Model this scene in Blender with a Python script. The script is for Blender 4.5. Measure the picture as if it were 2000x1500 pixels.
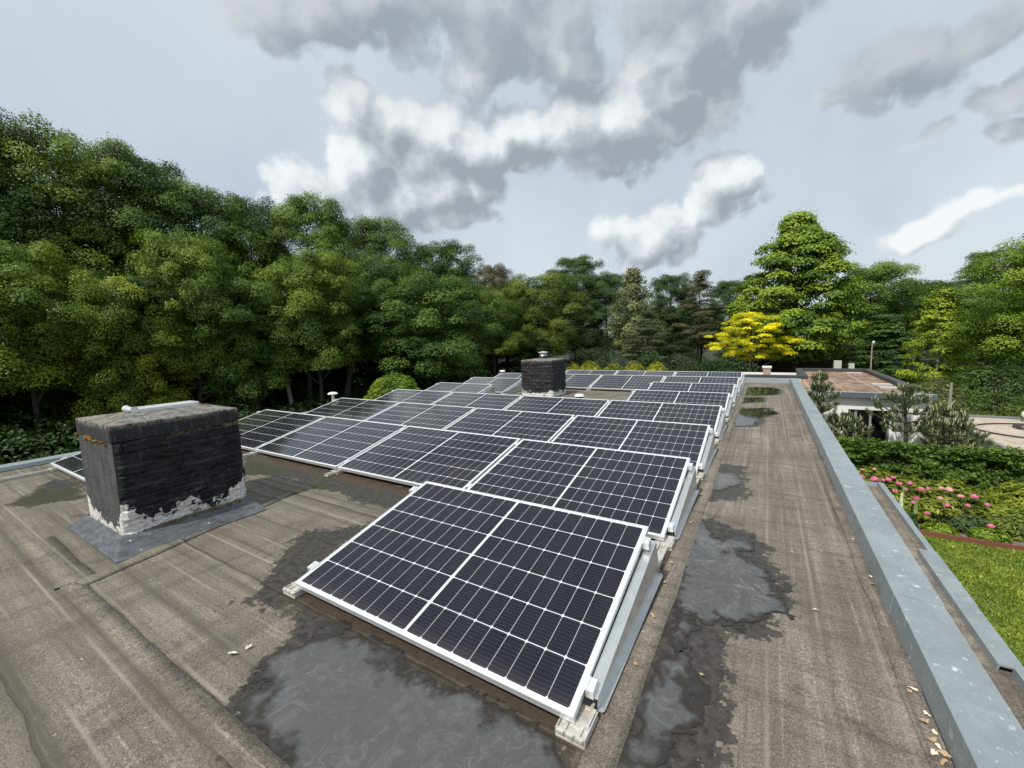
import bpy, math, random
import numpy as np
from mathutils import Matrix, Vector

# ------------------------------------------------------------------ camera, sky, sun
for o in list(bpy.data.objects):
    bpy.data.objects.remove(o)
scene = bpy.context.scene
COL = scene.collection
CAM = Vector((0.5495, -1.2329, 1.4202))
YAW, PITCH, ROLL = math.radians(31.708), math.radians(-6.1534), math.radians(-1.7645)
cd = bpy.data.cameras.new('camera')
cd.sensor_width = 36.0
cd.lens = 36.0 * 807.8 / 2000.0
cd.clip_start, cd.clip_end = 0.05, 2000
cam = bpy.data.objects.new('camera', cd)
COL.objects.link(cam)
cy_, sy_, cp_, sp_ = math.cos(YAW), math.sin(YAW), math.cos(PITCH), math.sin(PITCH)
fwd = Vector((-sy_ * cp_, cy_ * cp_, sp_))
rt = Vector((cy_, sy_, 0))
up = rt.cross(fwd)
r2 = rt * math.cos(ROLL) + up * math.sin(ROLL)
u2 = up * math.cos(ROLL) - rt * math.sin(ROLL)
cam.matrix_world = Matrix(((r2.x, u2.x, -fwd.x, CAM.x), (r2.y, u2.y, -fwd.y, CAM.y), (r2.z, u2.z, -fwd.z, CAM.z), (0, 0, 0, 1)))
scene.camera = cam

scene.view_settings.view_transform = 'Standard'
scene.view_settings.look = 'None'
scene.view_settings.gamma = 1.0
scene.view_settings.exposure = 0.30

SUN_DIR = Vector((-0.13, -0.56, 0.82)).normalized()
sd = bpy.data.lights.new('sun', 'SUN')
sd.energy = 3.3
sd.angle = math.radians(1.0)
sd.color = (1.0, 0.95, 0.87)
sun = bpy.data.objects.new('sun', sd)
COL.objects.link(sun)
sun.rotation_euler = SUN_DIR.to_track_quat('Z', 'Y').to_euler()


class NT:
    """small helper that writes shader nodes"""
    def __init__(self, tree):
        self.t = tree
        self.n = tree.nodes
        self.l = tree.links

    def new(self, typ, **kw):
        nd = self.n.new(typ)
        for k, v in kw.items():
            setattr(nd, k, v)
        return nd

    def link(self, a, b):
        self.l.new(a, b)

    def put(self, sock, v):
        if isinstance(v, bpy.types.NodeSocket):
            self.l.new(v, sock)
        elif v is not None:
            if sock.type == 'RGBA' and not hasattr(v, '__len__'):
                v = (v, v, v, 1)
            if sock.type == 'RGBA' and len(v) == 3:
                v = (*v, 1)
            sock.default_value = v

    def math(self, op, a, b=None, c=None, clamp=False):
        nd = self.new('ShaderNodeMath', operation=op)
        nd.use_clamp = clamp
        for i, v in enumerate((a, b, c)):
            if v is not None:
                self.put(nd.inputs[i], v)
        return nd.outputs[0]

    def vmath(self, op, a, b=None):
        nd = self.new('ShaderNodeVectorMath', operation=op)
        self.put(nd.inputs[0], a)
        if b is not None:
            self.put(nd.inputs[3 if op == 'SCALE' else 1], b)
        return nd.outputs['Value'] if op in ('DOT_PRODUCT', 'LENGTH') else nd.outputs[0]

    def mix(self, f, a, b, mode='MIX'):
        nd = self.new('ShaderNodeMix', data_type='RGBA', blend_type=mode)
        self.put(nd.inputs[0], f)
        self.put(nd.inputs[6], a)
        self.put(nd.inputs[7], b)
        return nd.outputs[2]

    def noise(self, vec, scale, detail=4, rough=0.55, dist=0.0, out=0, dims='3D'):
        nd = self.new('ShaderNodeTexNoise', noise_dimensions=dims)
        self.put(nd.inputs['Vector'], vec)
        nd.inputs['Scale'].default_value = scale
        nd.inputs['Detail'].default_value = detail
        nd.inputs['Roughness'].default_value = rough
        nd.inputs['Distortion'].default_value = dist
        return nd.outputs[out]

    def smooth(self, v, a, b, c=0.0, d=1.0):
        nd = self.new('ShaderNodeMapRange', interpolation_type='SMOOTHSTEP')
        self.put(nd.inputs[0], v)
        nd.inputs[1].default_value = a
        nd.inputs[2].default_value = b
        nd.inputs[3].default_value = c
        nd.inputs[4].default_value = d
        return nd.outputs[0]

    def scaled(self, vec, s, loc=(0, 0, 0), rot=(0, 0, 0)):
        nd = self.new('ShaderNodeMapping')
        self.put(nd.inputs[0], vec)
        nd.inputs[1].default_value = loc
        nd.inputs[2].default_value = rot
        nd.inputs[3].default_value = s
        return nd.outputs[0]


# cloud clumps: two rows of an affine map on the stereographic sky chart and a weight
CLOUDS = [((4.3, -1.12, 0.2), (-1.82, -11.36, 2.98), 1), ((7.88, -3.48, -0.05), (-5.22, -16.32, 3.9), 1), ((8.93, -1.5, 3.41), (2.01, -22.61, 6.63), 0.9), ((9.43, -2.04, 2.81), (0.25, -24.69, 7.19), 0.9), ((3.49, 5.17, -2.18), (6.63, -5.88, -0.98), 1.1), ((5.38, 2.13, -1.42), (2.51, -12.71, 0.76), 1.1), ((10.11, 9.11, -6.5), (5.62, -12.63, 0.98), 0.8), ((13.46, -0.05, -0.78), (-0.76, -26.11, 2.21), 0.8), ((5.74, -1.68, 0.69), (-2.34, -12.96, 0.53), 1.1), ((8.2, -0.75, 0.98), (-0.6, -20.56, -0.45), 1), ((5.99, 6.44, 1.48), (9.41, -10.63, 3.56), 0.8), ((20.24, -3.66, 5.5), (-0.31, -27.79, 3.39), 0.8), ((23.43, -5.7, 10.25), (-0.54, -24.05, 0.58), 0.6), ((13.17, -3.59, 1.23), (-9.14, -45.31, -4.72), 0.6), ((7.28, 3.25, -2.39), (5.64, -17.49, -3.7), 1.1), ((10.58, 8.37, -4.68), (11.74, -17.59, -5.57), 1.1), ((17.9, 3.08, -4.99), (6.6, -80.94, -14.76), 0.7), ((10.9, 5.4, -8.4), (14.1, -33.3, -15.0), 0.9), ((9.87, 5.99, -7.92), (4.97, -25.27, 0.87), 0.85), ((15.99, 10.45, -11.3), (16.27, -50.3, -3.24), 0.6), ((24.8, 13.15, -22.52), (3.0, -23.83, 0.21), 0.8), ((20.55, 14.99, -17.31), (25.62, -44.46, -16.44), 0.5), ((38.08, 13.83, -34.1), (-3.34, -51.52, 5.36), 0.7)]


def cloud_group():
    g = bpy.data.node_groups.new('cloud_density', 'ShaderNodeTree')
    g.interface.new_socket('Vector', in_out='INPUT', socket_type='NodeSocketVector')
    g.interface.new_socket('Density', in_out='OUTPUT', socket_type='NodeSocketFloat')
    g.interface.new_socket('Body', in_out='OUTPUT', socket_type='NodeSocketFloat')
    k = NT(g)
    gi = k.new('NodeGroupInput')
    go = k.new('NodeGroupOutput')
    P = gi.outputs[0]
    # warp so that outlines curl
    w = k.noise(P, 3.2, 2, 0.5, out=1, dims='2D')
    w = k.vmath('SCALE', k.vmath('SUBTRACT', w, (0.5, 0.5, 0.5)), 0.16)
    Q = k.vmath('ADD', P, w)
    sx = k.new('ShaderNodeSeparateXYZ')
    k.link(Q, sx.inputs[0])
    cx = k.new('ShaderNodeCombineXYZ')
    k.link(sx.outputs[0], cx.inputs[0])
    k.link(sx.outputs[1], cx.inputs[1])
    cx.inputs[2].default_value = 1
    H = cx.outputs[0]
    best = None
    for r1, r2_, wt in CLOUDS:
        cc = k.new('ShaderNodeCombineXYZ')
        k.link(k.vmath('DOT_PRODUCT', H, r1), cc.inputs[0])
        k.link(k.vmath('DOT_PRODUCT', H, r2_), cc.inputs[1])
        ln = k.vmath('LENGTH', cc.outputs[0])
        b = k.math('MULTIPLY_ADD', ln, -0.62 * wt, 0.82 * wt)
        best = b if best is None else k.math('SMOOTH_MAX', best, b, 0.12)
    best = k.math('MAXIMUM', best, -0.6)
    n1 = k.noise(P, 5.5, 7, 0.55, dims='2D')
    w2 = k.vmath('SCALE', k.vmath('SUBTRACT', k.noise(P, 20.0, 3, 0.6, out=1, dims='2D'), (0.5, 0.5, 0.5)), 0.045)
    PW = k.vmath('ADD', P, w2)
    bil = None
    for sc_, am_ in ((11.0, 0.50), (27.0, 0.24)):
        vo = k.new('ShaderNodeTexVoronoi', feature='F1', voronoi_dimensions='2D')
        vo.inputs['Scale'].default_value = sc_
        k.link(PW, vo.inputs['Vector'])
        b_ = k.math('MULTIPLY', k.math('SUBTRACT', 0.42, k.math('POWER', vo.outputs['Distance'], 1.6)), am_)
        bil = b_ if bil is None else k.math('ADD', bil, b_)
    d = k.math('ADD', best, k.math('MULTIPLY', k.math('SUBTRACT', n1, 0.5), 1.05))
    d = k.math('ADD', d, bil)
    d = k.math('SUBTRACT', d, 0.10)
    k.link(d, go.inputs[0])
    k.link(best, go.inputs[1])
    return g


world = bpy.data.worlds.new('World')
scene.world = world
world.use_nodes = True
wt = world.node_tree
wt.nodes.clear()
k = NT(wt)
geo = k.new('ShaderNodeTexCoord')
D = geo.outputs['Generated']
az_, el_ = math.radians(31.7), math.radians(20)
AX = (-math.sin(az_) * math.cos(el_), math.cos(az_) * math.cos(el_), math.sin(el_))
RX = (math.cos(az_), math.sin(az_), 0.0)
UX = tuple(Vector(RX).cross(Vector(AX)))
q = k.math('DIVIDE', 2.0, k.math('ADD', k.math('MAXIMUM', k.vmath('DOT_PRODUCT', D, AX), -0.9), 1.0))
pc = k.new('ShaderNodeCombineXYZ')
k.link(k.math('MULTIPLY', k.vmath('DOT_PRODUCT', D, RX), q), pc.inputs[0])
k.link(k.math('MULTIPLY', k.vmath('DOT_PRODUCT', D, UX), q), pc.inputs[1])
P = pc.outputs[0]
grp = cloud_group()


def cloud_at(vec):
    nd = k.new('ShaderNodeGroup')
    nd.node_tree = grp
    k.put(nd.inputs[0], vec)
    return nd.outputs


d0, b0 = cloud_at(P)
d1, b1 = cloud_at(k.vmath('ADD', P, (-0.030, 0.045, 0)))
alpha = k.smooth(d0, -0.06, 0.24)
broad = k.math('SUBTRACT', b0, b1)
fine = k.math('SUBTRACT', k.math('SUBTRACT', d0, d1), broad)
lit = k.math('MULTIPLY_ADD', broad, 1.15, 0.33)
lit = k.math('MULTIPLY_ADD', fine, 1.25, lit)
lit = k.math('MULTIPLY_ADD', k.math('SUBTRACT', 0.30, d0), 0.25, lit)
sep = k.new('ShaderNodeSeparateXYZ')
k.link(D, sep.inputs[0])
elev = sep.outputs[2]
sky = k.new('ShaderNodeTexSky', sky_type='NISHITA')
sky.sun_disc = False
sky.sun_elevation = math.asin(SUN_DIR.z)
sky.sun_rotation = math.atan2(SUN_DIR.x, SUN_DIR.y)
sky.air_density = 1.0
sky.dust_density = 2.5
sky.ozone_density = 1.0
# thin high veil over the blue
veil_n = k.noise(P, 1.6, 4, 0.55)
sunny = k.math('MULTIPLY_ADD', k.vmath('DOT_PRODUCT', D, tuple(SUN_DIR)), 0.5, 0.5)
veil = k.mix(k.smooth(elev, 0.0, 0.75), (4.3, 5.0, 5.8, 1), (5.4, 6.0, 6.5, 1))
veil = k.mix(k.smooth(veil_n, 0.35, 0.7), veil, (6.0, 6.5, 6.9, 1))
lp = k.vmath('DOT_PRODUCT', P, (-0.7, 0.75, 0))
veil = k.mix(k.smooth(lp, 0.45, 1.25), veil, (7.0, 7.5, 7.65, 1))
low = k.vmath('DOT_PRODUCT', P, (-0.55, -0.5, 0))
veil = k.mix(k.smooth(low, -0.1, 0.75, 0.0, 0.55), veil, (3.5, 4.25, 5.2, 1))
base = k.mix(0.86, sky.outputs[0], veil)
cr = k.new('ShaderNodeValToRGB')
k.link(lit, cr.inputs[0])
els = cr.color_ramp.elements
els[0].position, els[0].color = 0.0, (2.75, 3.1, 3.45, 1)
els[1].position, els[1].color = 1.0, (7.6, 7.8, 7.9, 1)
for ps, cc_ in ((0.30, (3.9, 4.3, 4.65, 1)), (0.52, (5.2, 5.55, 5.85, 1)), (0.74, (6.7, 7.0, 7.2, 1))):
    el_x = els.new(ps)
    el_x.color = cc_
hi = k.smooth(elev, 0.40, 0.58, 0.0, 0.92)
hi = k.math('MAXIMUM', hi, k.math('MULTIPLY', k.smooth(k.vmath('DOT_PRODUCT', P, (1, 0, 0)), 0.5, 0.62), k.smooth(k.vmath('DOT_PRODUCT', P, (0, 1, 0)), 0.0, 0.12)))
dim = k.mix(1.0, k.mix(1.0, cr.outputs[0], (0.36, 0.36, 0.36, 1), 'MULTIPLY'), (1.75, 2.0, 2.25, 1), 'ADD')
cl = k.mix(hi, cr.outputs[0], dim)
colr = k.mix(k.math('MULTIPLY', alpha, 0.94), base, cl)
bg = k.new('ShaderNodeBackground')
k.link(colr, bg.inputs[0])
bg.inputs[1].default_value = 0.1
wo = k.new('ShaderNodeOutputWorld')
k.link(bg.outputs[0], wo.inputs[0])
world.cycles.sampling_method = 'MANUAL'
world.cycles.sample_map_resolution = 512

# ------------------------------------------------------------------ helpers
RNG = np.random.default_rng(7)
random.seed(7)
GROUND = -3.3


def tag(o, label=None, cat=None, group=None, kind=None):
    if label:
        o['label'] = label
    if cat:
        o['category'] = cat
    if group:
        o['group'] = group
    if kind:
        o['kind'] = kind
    return o


def empty(name, loc=(0, 0, 0), rz=0.0):
    o = bpy.data.objects.new(name, None)
    o.location = loc
    o.rotation_euler = (0, 0, rz)
    COL.objects.link(o)
    return o


def link_mesh(name, me, parent=None):
    o = bpy.data.objects.new(name, me)
    COL.objects.link(o)
    if parent is not None:
        o.parent = parent
    return o


def np_mesh(name, V, F, mat=None, smooth=False, attrs=None):
    """V (n,3), F (m,k) array of equal sized faces or a list of faces"""
    me = bpy.data.meshes.new(name)
    if isinstance(F, np.ndarray):
        m, kk = F.shape
        me.vertices.add(len(V))
        me.vertices.foreach_set('co', np.ascontiguousarray(V, dtype=np.float32).ravel())
        me.loops.add(m * kk)
        me.loops.foreach_set('vertex_index', np.ascontiguousarray(F, dtype=np.int32).ravel())
        me.polygons.add(m)
        me.polygons.foreach_set('loop_start', np.arange(0, m * kk, kk, dtype=np.int32))
        me.update(calc_edges=True)
    else:
        me.from_pydata([tuple(v) for v in V], [], [tuple(f) for f in F])
        me.update()
    if mat is not None:
        me.materials.append(mat)
    if smooth:
        me.polygons.foreach_set('use_smooth', np.ones(len(me.polygons), dtype=bool))
    for an, (dom, arr) in (attrs or {}).items():
        a = me.attributes.new(an, 'FLOAT', dom)
        a.data.foreach_set('value', np.ascontiguousarray(arr, dtype=np.float32))
    return me


class MB:
    """collects boxes, tubes and lathes into one mesh"""
    def __init__(self):
        self.V, self.F = [], []

    def add(self, V, F):
        b = len(self.V)
        self.V += [tuple(v) for v in V]
        self.F += [tuple(b + i for i in f) for f in F]
        return self

    def box(self, x0, x1, y0, y1, z0, z1):
        v = [(x0, y0, z0), (x1, y0, z0), (x1, y1, z0), (x0, y1, z0), (x0, y0, z1), (x1, y0, z1), (x1, y1, z1), (x0, y1, z1)]
        return self.add(v, [(0, 3, 2, 1), (4, 5, 6, 7), (0, 1, 5, 4), (1, 2, 6, 5), (2, 3, 7, 6), (3, 0, 4, 7)])

    def prism(self, poly, axis, a, b):
        """extrude a 2D polygon along an axis; axis x: poly is (y,z); y: (x,z); z: (x,y)"""
        def mk(p, t):
            return (t, p[0], p[1]) if axis == 'x' else ((p[0], t, p[1]) if axis == 'y' else (p[0], p[1], t))
        n = len(poly)
        V = [mk(p, a) for p in poly] + [mk(p, b) for p in poly]
        F = [tuple(range(n))[::-1], tuple(range(n, 2 * n))] + [(i, (i + 1) % n, n + (i + 1) % n, n + i) for i in range(n)]
        return self.add(V, F)

    def tube(self, pts, rad, n=8, cap=True):
        pts = [Vector(p) for p in pts]
        if not hasattr(rad, '__len__'):
            rad = [rad] * len(pts)
        V, F = [], []
        t0 = (pts[1] - pts[0]).normalized()
        ref = Vector((0, 0, 1)) if abs(t0.z) < 0.9 else Vector((1, 0, 0))
        for i, p in enumerate(pts):
            t = (pts[min(i + 1, len(pts) - 1)] - pts[max(i - 1, 0)]).normalized()
            a = t.cross(ref)
            a = a.normalized() if a.length > 1e-5 else Vector((1, 0, 0))
            b = t.cross(a)
            for j in range(n):
                th = 2 * math.pi * j / n
                V.append(p + (a * math.cos(th) + b * math.sin(th)) * rad[i])
        for i in range(len(pts) - 1):
            for j in range(n):
                F.append((i * n + j, i * n + (j + 1) % n, (i + 1) * n + (j + 1) % n, (i + 1) * n + j))
        if cap:
            F.append(tuple(range(n)))
            F.append(tuple((len(pts) - 1) * n + j for j in range(n))[::-1])
        return self.add(V, F)

    def lathe(self, prof, c=(0, 0, 0), n=20):
        V, F = [], []
        for r, z in prof:
            for j in range(n):
                th = 2 * math.pi * j / n
                V.append((c[0] + r * math.cos(th), c[1] + r * math.sin(th), c[2] + z))
        for i in range(len(prof) - 1):
            for j in range(n):
                F.append((i * n + j, i * n + (j + 1) % n, (i + 1) * n + (j + 1) % n, (i + 1) * n + j))
        F.append(tuple(range(n))[::-1])
        F.append(tuple((len(prof) - 1) * n + j for j in range(n)))
        return self.add(V, F)

    def build(self, name, mat, parent=None, smooth=False, bevel=0.0):
        me = bpy.data.meshes.new(name)
        me.from_pydata(self.V, [], self.F)
        me.update()
        if mat is not None:
            me.materials.append(mat)
        if smooth:
            me.polygons.foreach_set('use_smooth', np.ones(len(me.polygons), dtype=bool))
            me.set_sharp_from_angle(angle=math.radians(40))
        o = link_mesh(name, me, parent)
        if bevel:
            b = o.modifiers.new('bevel', 'BEVEL')
            b.width = bevel
            b.segments = 2
            b.limit_method = 'ANGLE'
        return o


def _hash(ix, iy, seed):
    n = (ix.astype(np.int64) * 374761393 + iy.astype(np.int64) * 668265263 + seed * 982451653) & 0xFFFFFFFF
    n = ((n ^ (n >> 13)) * 1274126177) & 0xFFFFFFFF
    n = n ^ (n >> 16)
    return (n & 0xFFFF) / 65535.0


def vnoise(x, y, seed=0):
    x0, y0 = np.floor(x), np.floor(y)
    fx, fy = x - x0, y - y0
    fx, fy = fx * fx * (3 - 2 * fx), fy * fy * (3 - 2 * fy)
    a, b = _hash(x0, y0, seed), _hash(x0 + 1, y0, seed)
    c, d = _hash(x0, y0 + 1, seed), _hash(x0 + 1, y0 + 1, seed)
    return (a + (b - a) * fx) * (1 - fy) + (c + (d - c) * fx) * fy


def fbm(x, y, oct=5, seed=0, gain=0.5):
    s, amp, tot = 0, 1.0, 0
    for i in range(oct):
        s = s + amp * vnoise(x * 2 ** i + 17.3 * i, y * 2 ** i - 9.1 * i, seed + i)
        tot += amp
        amp *= gain
    return s / tot


def sdf_poly(X, Y, poly):
    """positive inside"""
    d = np.full(X.shape, 1e9)
    ins = np.zeros(X.shape, bool)
    n = len(poly)
    for i in range(n):
        ax, ay = poly[i]
        bx, by = poly[(i + 1) % n]
        ex, ey = bx - ax, by - ay
        t = np.clip(((X - ax) * ex + (Y - ay) * ey) / (ex * ex + ey * ey + 1e-12), 0, 1)
        d = np.minimum(d, np.hypot(X - ax - t * ex, Y - ay - t * ey))
        c = ((ay > Y) != (by > Y)) & (X < (bx - ax) * (Y - ay) / (by - ay + 1e-12) + ax)
        ins ^= c
    return np.where(ins, d, -d)


# ------------------------------------------------------------------ materials
MATS = {}


def mat(name):
    m = bpy.data.materials.new(name)
    m.use_nodes = True
    m.node_tree.nodes.clear()
    k = NT(m.node_tree)
    out = k.new('ShaderNodeOutputMaterial')
    bs = k.new('ShaderNodeBsdfPrincipled')
    k.link(bs.outputs[0], out.inputs[0])
    MATS[name] = m
    return m, k, bs, out


def bump(k, bs, h, strength=0.3, dist=0.01):
    b = k.new('ShaderNodeBump')
    b.inputs['Strength'].default_value = strength
    b.inputs['Distance'].default_value = dist
    k.link(h, b.inputs['Height'])
    k.link(b.outputs[0], bs.inputs['Normal'])


def pos(k):
    return k.new('ShaderNodeNewGeometry').outputs['Position']


def objco(k):
    return k.new('ShaderNodeTexCoord').outputs['Object']


def simple(name, col, rough=0.6, metal=0.0, var=0.12, scale=6.0, spec=0.5, bump_s=0.0):
    m, k, bs, out = mat(name)
    p = objco(k)
    n = k.noise(p, scale, 5, 0.6)
    f = k.math('MULTIPLY_ADD', k.math('SUBTRACT', n, 0.5), 2 * var * 2, 1.0)
    c = k.mix(1.0, (*col, 1), f, 'MULTIPLY')
    k.put(bs.inputs['Base Color'], c)
    bs.inputs['Roughness'].default_value = rough
    bs.inputs['Metallic'].default_value = metal
    bs.inputs['Specular IOR Level'].default_value = spec
    if bump_s:
        bump(k, bs, k.noise(p, scale * 6, 4, 0.6), bump_s, 0.01)
    return m


def roof_material(name, along_x_limit=True, tint=(1, 1, 1)):
    m, k, bs, out = mat(name)
    p = pos(k)
    sp = k.new('ShaderNodeSeparateXYZ')
    k.link(p, sp.inputs[0])
    X, Y = sp.outputs[0], sp.outputs[1]
    # strip direction: along x in the field, along y on the walkway
    selw = k.smooth(X, 0.02, 0.06)
    stx = k.scaled(p, (0.55, 9, 1))
    sty = k.scaled(p, (9, 0.45, 1))
    s1 = k.mix(selw, k.noise(stx, 1.0, 6, 0.6, 0.3), k.noise(sty, 1.0, 6, 0.6, 0.3))
    stx2 = k.scaled(p, (1.2, 42, 1))
    sty2 = k.scaled(p, (42, 1.0, 1))
    s2 = k.mix(selw, k.noise(stx2, 1.0, 4, 0.6), k.noise(sty2, 1.0, 4, 0.6))
    # cross ripples of the weathered felt
    s3 = k.mix(selw, k.noise(k.scaled(p, (7, 1.0, 1)), 1.0, 4, 0.6), k.noise(k.scaled(p, (1.1, 11, 1)), 1.0, 5, 0.6))
    big = k.noise(p, 1.1, 6, 0.62)
    mid = k.noise(p, 7.0, 6, 0.65)
    grit = k.noise(p, 170, 3, 0.7)
    grit2 = k.noise(p, 60, 3, 0.7)
    c = k.mix(k.smooth(big, 0.3, 0.72), (0.138, 0.119, 0.100), (0.272, 0.240, 0.203))
    c = k.mix(k.smooth(s1, 0.32, 0.66, 0.0, 0.7), c, (0.105, 0.092, 0.076), 'MIX')
    c = k.mix(k.smooth(s2, 0.54, 0.72, 0.0, 0.55), c, (0.285, 0.255, 0.215))
    c = k.mix(k.smooth(s2, 0.46, 0.30, 0.0, 0.55), c, (0.075, 0.067, 0.057))
    c = k.mix(k.smooth(s3, 0.46, 0.68, 0.0, 0.62), c, (0.085, 0.075, 0.064))
    c = k.mix(k.smooth(mid, 0.52, 0.74, 0.0, 0.6), c, (0.085, 0.076, 0.066))
    stn = k.smooth(k.noise(p, 2.6, 9, 0.72), 0.58, 0.64, 0.0, 0.62)
    c = k.mix(stn, c, (0.062, 0.055, 0.047))
    # greenish algae to the left foreground
    alg = k.math('MULTIPLY', k.smooth(X, -1.2, -3.2), k.smooth(big, 0.4, 0.62, 0.0, 0.5))
    c = k.mix(alg, c, (0.125, 0.122, 0.085))
    g = k.math('MULTIPLY_ADD', k.math('SUBTRACT', grit, 0.5), 3.4, 1.0)
    g2 = k.math('MULTIPLY_ADD', k.math('SUBTRACT', grit2, 0.5), 1.5, 1.0)
    c = k.mix(1.0, c, g, 'MULTIPLY')
    c = k.mix(1.0, c, g2, 'MULTIPLY')
    # pale mineral flecks
    vo = k.new('ShaderNodeTexVoronoi')
    k.link(p, vo.inputs['Vector'])
    vo.inputs['Scale'].default_value = 9.0
    fl = k.math('LESS_THAN', vo.outputs['Distance'], 0.055)
    vs = k.new('ShaderNodeSeparateColor')
    k.link(vo.outputs['Color'], vs.inputs[0])
    fl = k.math('MULTIPLY', fl, k.math('GREATER_THAN', vs.outputs[0], 0.55))
    c = k.mix(k.math('MULTIPLY', fl, 0.75), c, (0.5, 0.46, 0.38))
    # strip seams
    def line(coord, period, off, w):
        f = k.math('FRACT', k.math('DIVIDE', k.math('ADD', coord, off), period))
        return k.math('MULTIPLY', k.math('SUBTRACT', 0.5, k.math('ABSOLUTE', k.math('SUBTRACT', f, 0.5))), period)
    wob = k.math('MULTIPLY', k.math('SUBTRACT', k.noise(p, 2.5, 3, 0.6), 0.5), 0.05)
    dx = line(k.math('ADD', Y, wob), 0.97, 0.03, 1)
    seam = k.math('MULTIPLY', k.math('SUBTRACT', 1.0, selw), k.smooth(dx, 0.012, 0.004))
    dark = k.math('MULTIPLY', k.math('SUBTRACT', 1.0, selw), k.smooth(dx, 0.09, 0.0, 0.0, 0.5))
    c = k.mix(dark, c, (0.075, 0.07, 0.058))
    c = k.mix(k.math('MULTIPLY', seam, 0.45), c, (0.03, 0.02, 0.017))
    # thin pale roller lines of the walkway sheet
    dl = line(k.math('ADD', X, k.math('MULTIPLY', wob, 0.15)), 0.21, 0.04, 1)
    pl = k.math('MULTIPLY', selw, k.smooth(dl, 0.014, 0.0, 0.0, 0.42))
    pl = k.math('MULTIPLY', pl, k.smooth(k.noise(k.scaled(p, (3, 0.8, 1)), 1.0, 3, 0.6), 0.36, 0.6))
    c = k.mix(pl, c, (0.3, 0.27, 0.23))
    dl2 = line(k.math('ADD', Y, k.math('MULTIPLY', wob, 0.15)), 0.17, 0.05, 1)
    pl2 = k.math('MULTIPLY', k.math('SUBTRACT', 1.0, selw), k.smooth(dl2, 0.013, 0.0, 0.0, 0.62))
    pl2 = k.math('MULTIPLY', pl2, k.smooth(k.noise(k.scaled(p, (0.8, 4, 1)), 1.0, 3, 0.6), 0.42, 0.6))
    c = k.mix(pl2, c, (0.3, 0.28, 0.235))
    dl3 = line(k.math('ADD', X, k.math('MULTIPLY', wob, 0.3)), 0.31, 0.11, 1)
    c = k.mix(k.math('MULTIPLY', selw, k.math('MULTIPLY', k.smooth(dl3, 0.02, 0.0, 0.0, 0.6), k.smooth(s2, 0.4, 0.6))), c, (0.07, 0.062, 0.053))
    dl4 = line(k.math('ADD', Y, k.math('MULTIPLY', wob, 0.3)), 0.29, 0.11, 1)
    c = k.mix(k.math('MULTIPLY', k.math('SUBTRACT', 1.0, selw), k.math('MULTIPLY', k.smooth(dl4, 0.045, 0.0, 0.0, 0.75), k.smooth(s2, 0.30, 0.55))), c, (0.075, 0.068, 0.056))
    rough = 0.9
    at = k.new('ShaderNodeAttribute', attribute_name='damp')
    nz = k.noise(p, 5.0, 8, 0.68)
    nz2 = k.noise(p, 24.0, 5, 0.65)
    dv = k.math('ADD', at.outputs['Fac'], k.math('MULTIPLY', k.math('SUBTRACT', nz, 0.5), 1.3))
    dv = k.math('ADD', dv, k.math('MULTIPLY', k.math('SUBTRACT', nz2, 0.5), 0.9))
    dm = k.smooth(dv, 0.48, 0.55)
    wetc = k.mix(k.smooth(nz2, 0.35, 0.65), (0.011, 0.0105, 0.010), (0.050, 0.044, 0.039))
    c = k.mix(k.math('MULTIPLY', dm, 0.90), c, wetc)
    ms = k.new('ShaderNodeAttribute', attribute_name='moss')
    mv = k.math('ADD', ms.outputs['Fac'], k.math('MULTIPLY', k.math('SUBTRACT', nz, 0.5), 1.6))
    mv = k.math('ADD', mv, k.math('MULTIPLY', k.math('SUBTRACT', nz2, 0.5), 0.3))
    mm = k.smooth(mv, 0.48, 0.58)
    c = k.mix(k.math('MULTIPLY', mm, 0.9), c, k.mix(nz2, (0.012, 0.014, 0.006), (0.060, 0.062, 0.022)))
    br = k.new('ShaderNodeAttribute', attribute_name='silt')
    bm = k.math('MULTIPLY', br.outputs['Fac'], k.smooth(nz, 0.3, 0.6, 0.4, 0.95))
    c = k.mix(bm, c, k.mix(mid, (0.025, 0.017, 0.011), (0.095, 0.066, 0.043)))
    k.put(bs.inputs['Base Color'], c)
    rr = k.math('MULTIPLY_ADD', dm, -0.50, 0.92)
    rr = k.math('ADD', rr, k.math('MULTIPLY', bm, 0.35), clamp=True)
    k.put(bs.inputs['Roughness'], rr)
    bs.inputs['Specular IOR Level'].default_value = 0.35
    h = k.math('ADD', k.math('MULTIPLY', grit2, 0.5), k.math('MULTIPLY', grit, 0.4))
    h = k.math('ADD', h, k.math('MULTIPLY', s3, 1.2))
    h = k.math('SUBTRACT', h, k.math('MULTIPLY', seam, 1.0))
    bump(k, bs, h, 0.55, 0.006)
    return m


roof_material('roof_felt')


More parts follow.
